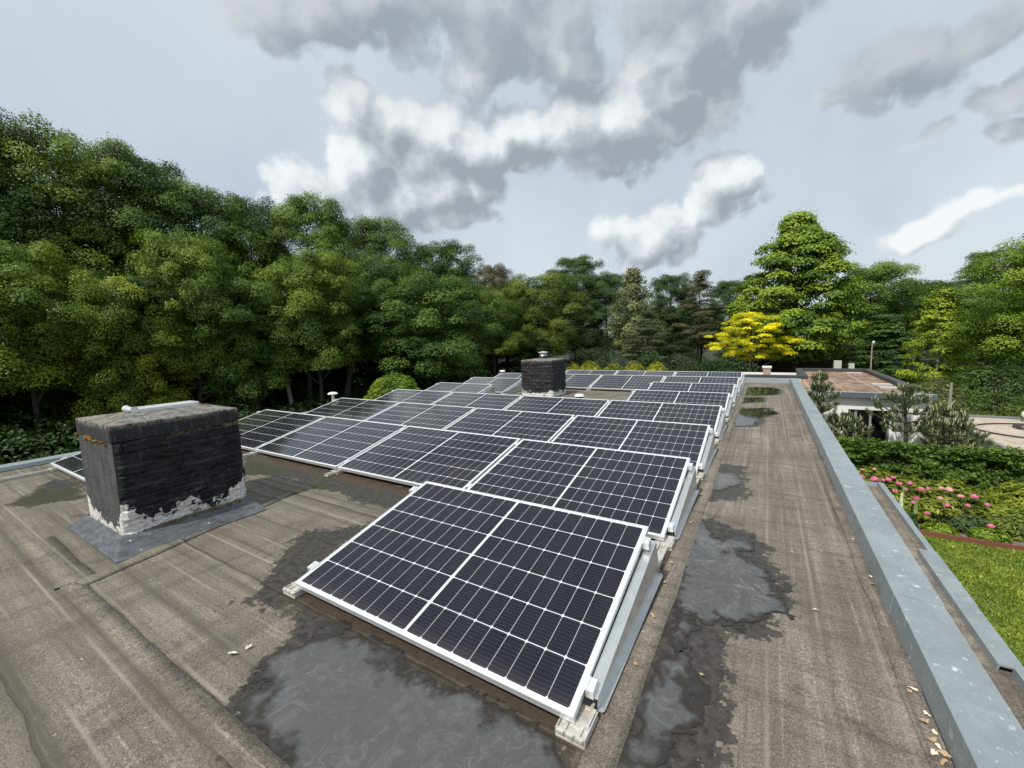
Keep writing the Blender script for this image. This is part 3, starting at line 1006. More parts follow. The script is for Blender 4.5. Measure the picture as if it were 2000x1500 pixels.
wavy_strip('felt_strip', 1.075, -4.2, 1.075, 12.1, 0.035, 0.03, 0.012, 3, amp=0.018, parent=house, n=400)
wavy_strip('felt_strip', -2.99, -0.60, -3.34, 0.98, 0.075, 0.035, 0.010, 11, amp=0.014, parent=house)
wavy_strip('felt_strip', -3.14, -0.63, -0.55, -0.63, 0.05, 0.05, 0.007, 21, amp=0.012, parent=house)
wavy_strip('felt_strip', -4.15, -0.60, -3.06, -0.62, 0.10, 0.085, 0.011, 31, amp=0.016, parent=house)
wavy_strip('felt_strip', 0.115, -0.6, 0.115, 11.9, 0.06, 0.05, 0.005, 41, amp=0.01, parent=house, n=300)

# lower roof strip along the garden side
LZ = -0.5
b = MB()
b.box(1.16, 1.84, -4.2, 5.42, LZ - 0.30, LZ - 0.05)
b.build('lower_wall', MATS['white_render'], house)
lx = np.linspace(1.16, 1.80, 14)
ly = np.linspace(-4.2, 5.40, 180)
LX, LY = np.meshgrid(lx, ly)
idl = np.arange(LX.size).reshape(LX.shape)
Fl = np.stack([idl[:-1, :-1].ravel(), idl[:-1, 1:].ravel(), idl[1:, 1:].ravel(), idl[1:, :-1].ravel()], 1)
zl = LZ - 0.04 + (fbm(LX.ravel() * 5, LY.ravel() * 1.2, 3, 8) - 0.5) * 0.02
me = np_mesh('lower_roof', np.stack([LX.ravel(), LY.ravel(), zl], 1), Fl, MATS['roof_felt'], True)
link_mesh('lower_roof', me, house)
wavy_strip('felt_strip', 1.62, 1.0, 1.60, 5.3, 0.02, 0.02, LZ - 0.025, 61, amp=0.02, parent=house, n=120, zb=LZ - 0.05)
coping(1.775, 1.835, 3.50, 5.42, LZ, 'y', house, 0.12, LZ - 0.06)
coping(1.712, 1.836, 2.03, 3.50, LZ + 0.002, 'y', house, 0.12, LZ - 0.06)
coping(1.775, 1.834, -4.2, 2.03, LZ, 'y', house, 0.12, LZ - 0.06)
coping(1.30, 1.774, 5.36, 5.42, LZ, 'x', house, 0.12, LZ - 0.06)


# ------------------------------------------------------------------ puddles on the roof
def puddle(name, poly, step, amp, freq, seed, label, film=1.0, z=0.003):
    xs = [p[0] for p in poly]
    ys = [p[1] for p in poly]
    x = np.arange(min(xs) - 0.15, max(xs) + 0.15, step)
    y = np.arange(min(ys) - 0.15, max(ys) + 0.15, step)
    X, Y = np.meshgrid(x, y)
    f = sdf_poly(X, Y, poly) + (fbm(X * freq, Y * freq, 6, seed, 0.70) - 0.48) * amp
    f = np.where((X < 0.045) & (Y > 0), -1, f)
    V, F, cache, DP = [], [], {}, []

    def corner(i, j):
        kk = (i, j)
        if kk not in cache:
            cache[kk] = len(V)
            V.append((x[j], y[i], z))
            DP.append(min(1.0, f[i, j] / 0.13))
        return cache[kk]

    def cut(a, b):
        kk = (min(a, b), max(a, b))
        if kk not in cache:
            fa, fb = f[a], f[b]
            t = fa / (fa - fb)
            cache[kk] = len(V)
            V.append((x[a[1]] + t * (x[b[1]] - x[a[1]]), y[a[0]] + t * (y[b[0]] - y[a[0]]), z))
            DP.append(0.0)
        return cache[kk]

    for i in range(len(y) - 1):
        for j in range(len(x) - 1):
            q4 = [(i, j), (i, j + 1), (i + 1, j + 1), (i + 1, j)]
            if all(f[c] <= 0 for c in q4):
                continue
            if all(f[c] > 0 for c in q4):
                F.append(tuple(corner(*c) for c in q4))
                continue
            for tri in ((q4[0], q4[1], q4[2]), (q4[0], q4[2], q4[3])):
                poly_ = []
                for a in range(3):
                    c0, c1 = tri[a], tri[(a + 1) % 3]
                    if f[c0] > 0:
                        poly_.append(corner(*c0))
                    if (f[c0] > 0) != (f[c1] > 0):
                        poly_.append(cut(c0, c1))
                if len(poly_) >= 3:
                    F.append(tuple(poly_))
    me = bpy.data.meshes.new(name)
    me.from_pydata(V, [], F)
    me.update()
    me.materials.append(MATS['puddle_water'])
    a = me.attributes.new('film', 'FLOAT', 'POINT')
    a.data.foreach_set('value', np.full(len(V), film, np.float32))
    a = me.attributes.new('depth', 'FLOAT', 'POINT')
    a.data.foreach_set('value', np.array(DP, np.float32))
    o = link_mesh(name, me)
    return tag(o, label, 'puddle', kind='structure')


puddle('puddle', PUD['P1'], 0.009, 0.34, 7, 3, 'large grey puddle in front of the nearest solar panel', 1.0)
puddle('puddle', PUD['P2'], 0.009, 0.32, 7, 13, 'grey swirled puddle on the walkway beside the panels', 1.7)  # high film value also lifts the grey in place of sky reflection
puddle('puddle', PUD['P2b'], 0.009, 0.30, 7, 23, 'thin streaky puddle by the foot of the nearest panel', 1.4)
puddle('puddle', PUD['P3'], 0.014, 0.22, 6, 33, 'small pale puddle further along the walkway', 0.9)
puddle('puddle', PUD['P4'], 0.03, 0.35, 2.5, 43, 'clear puddle mirroring trees halfway along the walkway', 0.0)
puddle('puddle', PUD['P5'], 0.03, 0.35, 2.5, 53, 'clear puddle near the far end of the walkway', 0.0)
puddle('puddle', PUD['P6'], 0.03, 0.25, 2.5, 63, 'narrow clear puddle between the two far puddles', 0.0)
# ------------------------------------------------------------------ solar panels
PL, PD, TILT = 1.722, 1.134, math.radians(12.88)
ROWP, COLP, ZF = 1.5317, 1.7478, 0.072


def panel_parts():
    fr = 0.013
    V = [(-PL + fr, fr, -0.0015), (-fr, fr, -0.0015), (-fr, PD - fr, -0.0015), (-PL + fr, PD - fr, -0.0015)]
    g = np_mesh('glass', np.array(V), np.array([[0, 1, 2, 3]]), MATS['solar_glass'])
    uvl = g.uv_layers.new(name='UVMap')
    for i, (x, y, z) in enumerate(V):
        uvl.data[i].uv = (x + PL, y)
    b = MB()
    h = 0.032
    # hollow frame bars with a shallow groove on the outside
    b.box(-PL, 0, 0, fr, -0.010, 0)
    b.box(-PL, 0, 0.002, fr, -h, -0.010)
    b.box(-PL, 0, PD - fr, PD, -h, 0)
    b.box(-PL, -PL + fr, fr, PD - fr, -h, 0)
    b.box(-fr, 0, fr, PD - fr, -0.010, 0)
    b.box(-fr, -0.002, fr, PD - fr, -h, -0.010)
    f = b.build('frame', MATS['aluminium'])
    fm = f.data
    bpy.data.objects.remove(f)
    # dark back sheet so the underside is closed
    bk = MB().box(-PL + fr, -fr, fr, PD - fr, -0.008, -0.004)
    o = bk.build('back_sheet', MATS['rubber'])
    bm_ = o.data
    bpy.data.objects.remove(o)
    return g, fm, bm_


GLASS, FRAME, BACK = panel_parts()


def clamp_mesh(end):
    b = MB()
    if end:
        b.box(-0.012, 0.036, -0.028, 0.028, 0.0008, 0.007)
        b.box(0.004, 0.036, -0.028, 0.028, -0.030, 0.0008)
        b.box(0.006, 0.010, -0.028, 0.028, 0.007, 0.011)
    else:
        b.box(-0.012, 0.038, -0.028, 0.028, 0.0008, 0.006)
        b.box(0.006, 0.020, -0.028, 0.028, -0.030, 0.0008)
    b.lathe([(0.009, 0.006), (0.009, 0.010), (0.006, 0.0115)], (0.022 if end else 0.013, 0, 0), 10)
    o = b.build('clamp', MATS['aluminium'])
    me = o.data
    bpy.data.objects.remove(o)
    return me


CL_END, CL_MID = clamp_mesh(True), clamp_mesh(False)
PRESENT = {0: [0, 3], 1: [0, 1, 2, 3], 2: [0, 1, 2, 3], 3: [0, 1, 2, 3], 4: [0, 3], 5: [0, 3], 6: [0, 1, 2, 3], 7: [0, 1, 2]}
ROWN = ['nearest', 'second', 'third', 'fourth', 'fifth', 'sixth', 'seventh', 'farthest']
SPECIAL = {(0, 0): 'nearest solar panel, dark blue, alone at the front beside the puddles',
           (0, 3): 'solar panel half hidden behind the near black chimney, in line with the nearest panel',
           (1, 3): 'almost black solar panel mirroring trees, beside the near chimney top',
           (1, 2): 'solar panel with a bright sky reflection, at the front next to the near chimney',
           (4, 3): 'solar panel ending at the gap left of the far chimney, fifth row, wood side',
           (4, 0): 'fifth row solar panel by the walkway, facing the roof gap with the squat vent',
           (5, 3): 'sixth row solar panel just in front of the far mushroom vent, wood side',
           (5, 0): 'sixth row solar panel by the walkway, right behind the roof gap'}
COLN = ['at the walkway end', 'second from the walkway', 'third from the walkway', 'at the woodland end']
for row, cols in PRESENT.items():
    for kcol in cols:
        x0, y0 = -kcol * COLP, row * ROWP
        t = empty('solar_panel', (x0, y0, ZF))
        t.rotation_euler = (TILT, 0, 0)
        lab = SPECIAL.get((row, kcol), 'tilted solar panel in the %s row of panels, %s' % (ROWN[row], COLN[kcol]))
        tag(t, lab, 'solar panel', 'tilted solar panels on the flat roof')
        link_mesh('glass', GLASS, t)
        link_mesh('frame', FRAME, t)
        link_mesh('back_sheet', BACK, t)
        right_end = (kcol - 1) not in cols
        for yy in (0.135, PD - 0.13):
            c = link_mesh('clamp', CL_END if right_end else CL_MID, t)
            c.location = (0, yy, 0)
            if (kcol + 1) not in cols:
                c = link_mesh('clamp', CL_END, t)
                c.location = (-PL, yy, 0)
                c.rotation_euler = (0, 0, math.pi)

# mounting rails: one along each column boundary, lying on the roof
def foot_mesh():
    b = MB()
    b.box(-0.055, 0.052, -0.012, 0.030, 0.010, 0.020)
    b.box(-0.055, 0.052, -0.018, -0.012, 0.008, 0.036)
    b.box(-0.055, 0.052, 0.030, 0.036, 0.012, 0.040)
    b.box(-0.050, 0.048, 0.036, 0.105, 0.028, 0.036)
    b.box(-0.055, 0.052, 0.105, 0.112, 0.026, 0.042)
    for x0 in (-0.05, -0.015, 0.022):
        b.box(x0, x0 + 0.026, -0.026, -0.018, 0.022, 0.034)
    b.box(-0.058, -0.055, -0.018, 0.112, 0.002, 0.034)
    b.box(0.052, 0.056, -0.018, 0.112, 0.002, 0.036)
    b.box(-0.055, 0.052, -0.020, 0.112, 0.001, 0.008)
    o = b.build('foot', MATS['weathered_rail'])
    me = o.data
    bpy.data.objects.remove(o)
    return me


def plate_mesh():
    """triangular side plate: folded flange on top, upright sheet, foot flange on the roof"""
    c, s = math.cos(TILT), math.sin(TILT)
    zt = lambda y: 0.045 + y * 0.197
    y0, y1, y2 = 0.125, 1.075, 1.19
    b = MB()
    b.prism([(y0, 0.012), (y2, 0.012), (y1, zt(y1)), (y0, zt(y0))], 'x', 0.045, 0.0475)
    # top flange
    b.prism([(y0 - 0.01, zt(y0) + 0.002), (y1, zt(y1) + 0.002), (y1, zt(y1) + 0.005), (y0 - 0.01, zt(y0) + 0.005)], 'x', 0.003, 0.0505)
    # roof flange with rounded ends
    pts = [(0.0475, y0), (0.064, y0 + 0.002), (0.070, y0 + 0.012), (0.070, y2 - 0.03), (0.064, y2 - 0.02), (0.0475, y2 - 0.018)]
    b.prism(pts, 'z', 0.013, 0.016)
    o = b.build('side_plate', MATS['galvanised'])
    me = o.data
    bpy.data.objects.remove(o)
    return me


def post_mesh():
    h = ZF - 0.034 + 1.0 * math.sin(TILT)
    b = MB()
    b.box(-0.022, 0.022, 0.985, 1.01, 0.03, h)
    b.box(-0.03, 0.03, 0.95, 1.06, 0.028, 0.034)
    o = b.build('rear_post', MATS['aluminium'])
    me = o.data
    bpy.data.objects.remove(o)
    return me


FOOT, PLATE, POST = foot_mesh(), plate_mesh(), post_mesh()
RAILS = [(0, 0.0, [(-0.022, 12.05)]), (1, -COLP + 0.013, [(-0.022, 5.9), (9.1, 12.05)]), (2, -2 * COLP + 0.013, [(1.40, 5.9), (9.1, 12.05)]),
         (3, -3 * COLP + 0.013, [(-0.022, 12.05)]), (4, -3 * COLP - PL + 0.165, [(-3.0, 12.05)])]
RLAB = ['weathered aluminium rail running along the walkway edge of the panels',
        'aluminium rail one panel in from the walkway, between the first two panel columns',
        'aluminium rail under the middle seam of the panel rows',
        'aluminium rail whose end shows beside the near black chimney',
        'aluminium rail nearest the woodland, running on past the panels towards the front']
for kb, xr, spans in RAILS:
    r = empty('mounting_rail', (xr, 0, 0))
    tag(r, RLAB[kb], 'rail', 'mounting rails under the panels')
    for a, e in spans:
        b = MB()
        b.box(-0.032, 0.032, a, e, 0.004, 0.009)
        b.box(-0.032, -0.024, a, e, 0.009, 0.030)
        b.box(0.024, 0.032, a, e, 0.009, 0.030)
        b.build('channel', MATS['weathered_rail'], r)
    for row, cols in PRESENT.items():
        near = (kb in cols) or ((kb - 1) in cols)
        if not near:
            continue
        y0 = row * ROWP
        f = link_mesh('foot', FOOT, r)
        f.location = (0, y0 - 0.01, 0)
        pz = link_mesh('rear_post', POST, r)
        pz.location = (0, y0, 0)
        if kb in cols and (kb - 1) not in cols:
            s = link_mesh('side_plate', PLATE, r)
            s.location = (0 if kb == 0 else -0.012, y0, 0)
            for (yy, zz_) in ((0.14, 0.028), (1.165, 0.032)):
                bb = MB().lathe([(0.006, 0), (0.006, 0.006), (0.003, 0.008)], (0.058, yy, 0.016), 8)
                if kb == 0:
                    q_ = bb.build('bolt', MATS['steel_bolt'], r)
                    q_.location = (0, y0, 0)


# ------------------------------------------------------------------ chimneys
def brick_face(W, H, seed, relief, course=0.085, length=0.26, step=0.008):
    """height field of rough painted masonry on a W x H face"""
    u = np.linspace(0, W, max(2, int(W / step)))
    v = np.linspace(0, H, max(2, int(H / step)))
    U_, Vv = np.meshgrid(u, v)
    vv_ = Vv + (fbm(U_ * 4, Vv * 4, 3, seed) - 0.5) * 0.03
    rowi = np.floor(vv_ / course)
    off = (_hash(rowi, rowi * 0, seed) - 0.5) * length * 1.2
    uu_ = U_ + off + (fbm(U_ * 5, Vv * 5, 3, seed + 4) - 0.5) * 0.03
    bi = np.floor(uu_ / length)
    fu = np.abs(uu_ / length - bi - 0.5)
    fv = np.abs(vv_ / course - rowi - 0.5)
    edge = np.minimum((0.5 - fu) * length, (0.5 - fv) * course)
    prot = _hash(bi, rowi, seed + 2)
    h = np.clip(edge / 0.010, 0, 1) ** 0.7 * (0.010 + 0.018 * prot)
    h = h + (np.abs(fbm(U_ * 13, Vv * 30, 5, seed + 6, 0.62) - 0.5)) * 0.05
    wear = np.exp(-np.abs(edge - 0.008) / 0.006) * (fbm(U_ * 8, Vv * 14, 4, seed + 8) > 0.5)
    return U_, Vv, h * relief, wear * relief


def chimney(name, x0, x1, y0, y1, H, cap_h, label, peel_h, zc=0.0, apex=0.05, flash=None):
    t = empty(name, ((x0 + x1) / 2, (y0 + y1) / 2, 0))
    tag(t, label, 'chimney', 'black painted chimneys on the roof')
    hx, hy = (x1 - x0) / 2, (y1 - y0) / 2
    VV, FF, GA, PA, WA = [], [], [], [], []
    base = 0
    for fi, (W, nrm) in enumerate(((2 * hx, (0, -1)), (2 * hy, (1, 0)), (2 * hx, (0, 1)), (2 * hy, (-1, 0)))):
        relief = 0.10 if (fi == 0 and flash) else 1.0
        U_, Vv, h, wr = brick_face(W, H - cap_h, 20 + fi * 7 + int(y0 * 3), relief)
        rim = np.clip(np.minimum(U_, W - U_) / 0.03, 0, 1)
        h = h * rim
        if nrm[1] == -1:
            x, y = -hx + U_, -hy - h
        elif nrm[0] == 1:
            x, y = hx + h, -hy + U_
        elif nrm[1] == 1:
            x, y = hx - U_, hy + h
        else:
            x, y = -hx - h, hy - U_
        VV.append(np.stack([x.ravel(), y.ravel(), Vv.ravel()], 1))
        ni, nj = U_.shape
        idx = np.arange(ni * nj).reshape(ni, nj) + base
        FF.append(np.stack([idx[:-1, :-1].ravel(), idx[:-1, 1:].ravel(), idx[1:, 1:].ravel(), idx[1:, :-1].ravel()], 1))
        base += ni * nj
        GA.append(np.full(U_.size, 1.0 if (fi == 0 and flash) else (0.0 if flash else 0.12)))
        WA.append(wr.ravel())
        cor = np.exp(-U_ / 0.10) + 0.7 * np.exp(-(W - U_) / 0.06)
        ph = peel_h * (0.10 + 1.15 * cor + (1.5 if fi == 1 else 0.6) * (fbm(U_ * 5, Vv * 0 + fi, 3, 40 + fi) - 0.25))
        PA.append(np.clip(0.62 + (ph - (Vv - 0.09)) * 5.0, 0, 1.4).ravel() * (1 if flash else 0.86))
    me = np_mesh('stack', np.concatenate(VV), np.concatenate(FF), MATS['painted_brick'], True,
                 {'grey': ('POINT', np.concatenate(GA)), 'peel': ('POINT', np.concatenate(PA)), 'wear': ('POINT', np.concatenate(WA))})
    link_mesh('stack', me, t)
    # cap slab with a low hipped top
    b = MB()
    o_ = 0.006
    a, c = hx + o_, hy + o_
    z0, z1 = H - cap_h, H
    V = [(-a, -c, z0), (a, -c, z0), (a, c, z0), (-a, c, z0), (-a, -c, z1), (a, -c, z1), (a, c, z1), (-a, c, z1), (0, -c * 0.45, z1 + apex), (0, c * 0.45, z1 + apex)]
    b.add(V, [(0, 3, 2, 1), (0, 1, 5, 4), (1, 2, 6, 5), (2, 3, 7, 6), (3, 0, 4, 7), (4, 5, 8), (5, 6, 9, 8), (6, 7, 9), (7, 4, 8, 9)])
    b.build('cap', MATS['cap_slab'], t, bevel=0.008)
    if flash:
        fo, zf = flash
        b = MB()
        hi = 0.012
        V = [(-hx - hi, -hy - hi, zf), (hx + hi, -hy - hi, zf), (hx + hi, hy + hi, zf), (-hx - hi, hy + hi, zf),
             (-hx - fo[3], -hy - fo[0], 0.008), (hx + fo[1], -hy - fo[0], 0.008), (hx + fo[1], hy + fo[2], 0.008), (-hx - fo[3], hy + fo[2], 0.008)]
        V += [(x, y, 0.001) for x, y, z in V[4:]]
        F = []
        for i in range(4):
            j = (i + 1) % 4
            F += [(4 + i, 4 + j, j, i), (8 + i, 8 + j, 4 + j, 4 + i)]
        b.add(V, F)
        b.build('flashing', MATS['flashing'], t)
    return t


near = chimney('chimney', -4.20, -3.42, -0.275, 0.56, 0.895, 0.13,
               'near black painted brick chimney with white paint flaking at its foot and a stained cap', 0.10, flash=((0.125, 0.28, 0.03, 0.07), 0.085), apex=0.045)
# folded zinc cover on the cap
b = MB()
b.box(-0.085, 0.085, -0.16, 0.26, 0.926, 0.960)
b.tube([(-0.095, -0.185, 0.953), (0.0, -0.19, 0.953), (0.095, -0.185, 0.953)], 0.022, 10)
cv = b.build('flue_cover', MATS['aluminium'], near, bevel=0.006)


def moss_lumps(spots, material, parent, seed):
    rg = np.random.default_rng(seed)
    spots = sorted(spots, key=lambda q_: (q_[0] + q_[1]))
    for i in range(1, len(spots)):
        if abs(spots[i][0] + spots[i][1] - spots[i - 1][0] - spots[i - 1][1]) > 0.04:
            moss_lumps(spots[i:], material, parent, seed + 1)
            spots = spots[:i]
            break
    b = MB()
    for (x, y, z, r) in spots:
        n = 8
        V, F = [], []
        for i in range(5):
            ph = math.pi * i / 4
            for j in range(n):
                th = 2 * math.pi * j / n
                rr = r * (0.75 + 0.5 * rg.random())
                V.append((x + rr * math.sin(ph) * math.cos(th), y + rr * math.sin(ph) * math.sin(th), z + 0.6 * rr * math.cos(ph)))
        for i in range(4):
            for j in range(n):
                F.append((i * n + j, i * n + (j + 1) % n, (i + 1) * n + (j + 1) % n, (i + 1) * n + j))
        b.add(V, F)
    return b.build('moss', MATS[material], parent, smooth=True)


rg = np.random.default_rng(3)
sp = [(-0.38 + 0.76 * t + 0.01 * rg.normal(), -0.420 - 0.012 * rg.random(), 0.758 + 0.008 * rg.normal(), 0.008 + 0.017 * rg.random()) for t in np.sort(rg.random(46))]
sp = [s for s in sp if fbm(np.array([s[0] * 9]), np.array([1.0]), 2, 5)[0] > 0.42]
moss_lumps(sp, 'moss', near, 1)
sp = [(0.397 + 0.010 * rg.random(), -0.06 + 0.26 * t, 0.762 + 0.006 * rg.normal(), 0.006 + 0.010 * rg.random()) for t in rg.random(34)]
moss_lumps(sp, 'moss_green', near, 2)
sp = [(0.397 + 0.008 * rg.random(), 0.29 + 0.12 * t, 0.765 + 0.006 * rg.normal(), 0.006 + 0.011 * rg.random()) for t in rg.random(18)]
moss_lumps(sp, 'moss', near, 3)
sp = [(0.408 + 0.04 * rg.random(), -0.22 + 0.60 * t, 0.084 - 0.008 * rg.random(), 0.005 + 0.012 * rg.random()) for t in rg.random(44)]
moss_lumps(sp, 'moss', near, 4)
sp = [(-0.03 + 0.10 * rg.random(), 0.26 + 0.09 * t, 0.918, 0.007 + 0.010 * rg.random()) for t in rg.random(16)]
moss_lumps(sp, 'moss', near, 5)

far = chimney('chimney', -4.64, -3.80, 7.64, 8.40, 0.90, 0.10,
              'far chimney of black painted brick rising among the panels, with a round cowl on top', 0.05, flash=None, apex=0.03)
cw = MB()
cw.lathe([(0.12, 0.90), (0.12, 0.94), (0.085, 0.96), (0.085, 1.0)], n=20)
cw.build('cowl_base', MATS['black_steel'], far, smooth=True)
b = MB()
for z in (0.985, 1.015, 1.045):
    b.lathe([(0.07, z), (0.10, z + 0.004), (0.095, z + 0.014), (0.07, z + 0.018)], n=20)
b.lathe([(0.06, 0.96), (0.06, 1.08)], n=16)
b.build('cowl_rings', MATS['galvanised'], far, smooth=True)
MB().lathe([(0.02, 1.10), (0.125, 1.078), (0.128, 1.066), (0.09, 1.070), (0.02, 1.075)][::-1], n=24).build('cowl_lid', MATS['slab_grey'], far, smooth=True)
sp = [(-0.20 + 0.16 * t, -0.388, 0.795, 0.006 + 0.010 * rg.random()) for t in rg.random(14)]
sp += [(0.06 + 0.06 * t, -0.388, 0.79, 0.005 + 0.008 * rg.random()) for t in rg.random(6)]
moss_lumps(sp, 'moss', far, 6)


def mushroom_vent(x, y, ztop, rc, label):
    t = empty('vent_pipe', (x, y, 0))
    tag(t, label, 'vent pipe', 'white vent pipes on the roof')
    MB().lathe([(0.028, 0), (0.028, ztop - 0.05), (0.02, ztop - 0.045)], n=12).build('pipe', MATS['white_plastic'], t, smooth=True)
    MB().lathe([(0.03, ztop - 0.058), (rc, ztop - 0.045), (rc * 1.02, ztop - 0.035), (rc * 0.8, ztop - 0.012), (rc * 0.3, ztop), (0.005, ztop + 0.001)], n=20).build('lid', MATS['white_plastic'], t, smooth=True)
    return t


mushroom_vent(-7.17, 4.11, 0.44, 0.10, 'white mushroom vent at the woodland edge, behind the third row of panels')
mushroom_vent(-7.1, 10.55, 0.39, 0.10, 'white mushroom vent on a thin pipe beside the far chimney, wood side')
t = empty('roof_vent', (-3.10, 7.62, 0))
tag(t, 'squat white roof vent standing in the gap beside the far chimney', 'roof vent')
MB().lathe([(0.075, 0), (0.075, 0.06), (0.07, 0.065)], n=18).build('collar', MATS['black_steel'], t, smooth=True)
MB().lathe([(0.08, 0.062), (0.115, 0.070), (0.115, 0.085), (0.085, 0.115), (0.03, 0.125)], n=20).build('lid', MATS['white_plastic'], t, smooth=True)
# ------------------------------------------------------------------ foliage
def leaf_quads(C, N, size, rng, aspect=0.55, along=None):
    """diamond shaped leaves: centres C, normals N"""
    n = len(C)
    N = N / (np.linalg.norm(N, axis=1, keepdims=True) + 1e-9)
    if along is None:
        R = rng.normal(size=(n, 3))
    else:
        R = along
    T = np.cross(N, R)
    T /= np.linalg.norm(T, axis=1, keepdims=True) + 1e-9
    Bt = np.cross(N, T)
    if along is not None:
        T, Bt = Bt, T
    L = (size * (0.7 + 0.6 * rng.random(n)))[:, None]
    W = L * aspect
    v0 = C - T * L * 0.5
    v2 = C + T * L * 0.5
    mid = C + N * L * 0.10
    v1 = mid + Bt * W * 0.5
    v3 = mid - Bt * W * 0.5
    V = np.stack([v0, v1, v2, v3], 1).reshape(-1, 3)
    F = np.arange(4 * n).reshape(n, 4)
    return V, F


def unit(rng, n):
    v = rng.normal(size=(n, 3))
    return v / np.linalg.norm(v, axis=1, keepdims=True)


def crown_mesh(name, seed, H, R, base, nclump, per, leaf, profile, clump_r=0.27, flat=0.75, droop=0.0, inner=0.10, aspect=0.55, up_bias=0.55, matn='leaf', lumpy=0.35, spread=(0.5, 1.0)):
    rng = np.random.default_rng(seed)
    hs = base + (H - R * clump_r * flat * 0.95 - base) * (np.arange(nclump) + rng.random(nclump)) / nclump
    rng.shuffle(hs)
    ang = (np.arange(nclump) * 2.39996 + rng.normal(size=nclump) * 0.35)
    t = (hs - base) / (H - base)
    lump = 1 + lumpy * (fbm(ang / 2 / math.pi * 5, t * 4, 3, seed) - 0.5) * 2
    rr = R * profile(t) * lump
    fr = spread[0] + (spread[1] - spread[0]) * rng.random(nclump) ** 0.6
    cr = R * clump_r * (0.65 + 0.7 * rng.random(nclump))
    rr = np.maximum(rr - cr * 0.55, R * 0.08)
    cx = np.cos(ang) * rr * fr
    cyy = np.sin(ang) * rr * fr
    cz = hs - droop * (rr * fr) ** 1.2
    tone = rng.random(nclump)
    Cs, Ns, Vs = [], [], []
    for i in range(nclump):
        n = int(per * (cr[i] / (R * clump_r)) ** 2)
        d = unit(rng, n)
        d[:, 2] = np.where(d[:, 2] < -0.35, -d[:, 2], d[:, 2])
        bumpy = 0.55 + 0.62 * rng.random(n) ** 0.8 + 0.35 * (rng.random(n) > 0.93)
        c = np.stack([cx[i] + d[:, 0] * cr[i] * bumpy, cyy[i] + d[:, 1] * cr[i] * bumpy, cz[i] + d[:, 2] * cr[i] * flat * bumpy], 1)
        outw = np.array([math.cos(ang[i]), math.sin(ang[i]), 0.2]) * 0.5
        nn = d * 0.8 + outw + np.array([0, 0, up_bias]) + rng.normal(size=(n, 3)) * 0.42
        Cs.append(c)
        Ns.append(nn)
        Vs.append(np.clip(0.70 * tone[i] + 0.30 * rng.random(n), 0, 1))
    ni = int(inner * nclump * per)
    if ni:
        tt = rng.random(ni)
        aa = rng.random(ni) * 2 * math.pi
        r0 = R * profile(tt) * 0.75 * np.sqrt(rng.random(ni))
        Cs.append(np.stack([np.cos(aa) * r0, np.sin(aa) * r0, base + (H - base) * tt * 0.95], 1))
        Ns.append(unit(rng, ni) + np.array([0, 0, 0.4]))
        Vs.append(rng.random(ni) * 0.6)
    C = np.concatenate(Cs)
    N = np.concatenate(Ns)
    v = np.concatenate(Vs)
    V, F = leaf_quads(C, N, leaf, rng, aspect)
    me = np_mesh(name, V, F, MATS[matn], False, {'v': ('FACE', v)})
    return me, list(zip(cx, cyy, cz))


def trunk_mesh(name, seed, H, r0, clumps, material, limbs=14, bend=0.25, top=0.85):
    rng = np.random.default_rng(seed)
    b = MB()
    n = 9
    bx = np.cumsum(rng.normal(size=n)) * bend * 0.25
    by = np.cumsum(rng.normal(size=n)) * bend * 0.25
    bx -= bx[0]
    by -= by[0]
    zs = np.linspace(-0.2, H * top, n)
    pts = [(bx[i], by[i], zs[i]) for i in range(n)]
    rad = [r0 * (1.25 if i == 0 else 1) * (1 - 0.8 * i / (n - 1)) for i in range(n)]
    b.tube(pts, rad, 9)
    if clumps:
        sel = rng.choice(len(clumps), min(limbs, len(clumps)), replace=False)
        for i in sel:
            c = clumps[i]
            z0 = max(H * 0.18, c[2] - 0.35 * math.hypot(c[0], c[1]) - 0.6)
            z0 = min(z0, H * top * 0.92)
            j = np.interp(z0, zs, np.arange(n))
            x0 = np.interp(j, np.arange(n), bx)
            y0 = np.interp(j, np.arange(n), by)
            rr = r0 * (1 - 0.8 * j / (n - 1)) * 0.5
            m = ((x0 + c[0]) / 2 + rng.normal() * 0.15, (y0 + c[1]) / 2 + rng.normal() * 0.15, (z0 + c[2]) / 2 + 0.15)
            b.tube([(x0, y0, z0), m, c], [rr, rr * 0.6, rr * 0.2], 6, cap=False)
    o = b.build(name, MATS[material], smooth=True)
    me = o.data
    bpy.data.objects.remove(o)
    return me


def prof_round(t):
    return np.clip(np.sin(np.pi * np.clip(t, 0, 1) ** 0.75 * 0.97 + 0.03), 0.05, 1) ** 0.6


def prof_full(t):
    return np.where(t < 0.55, 0.80 + 0.36 * t, np.sqrt(np.clip(1 - ((t - 0.55) / 0.47) ** 2, 0.02, 1)))


def prof_cone(t):
    return np.clip(1.02 - t, 0.06, 1) ** 0.75 * np.clip(0.55 + t * 3, 0, 1)


def prof_egg(t):
    return np.clip(np.sin(np.pi * np.clip(t, 0, 1) ** 0.55), 0.05, 1) ** 0.8


KINDS = {}


def kind(name, H, R, base, trunk_r, mat_trunk, variants, **kw):
    lst = []
    for s in range(variants):
        me, cl = crown_mesh('crown', 100 + 31 * s + len(KINDS) * 7, H, R, base, **kw)
        tm = trunk_mesh('trunk', 500 + s + len(KINDS) * 11, H, trunk_r, cl, mat_trunk)
        lst.append((me, tm))
    KINDS[name] = (H, R, lst)


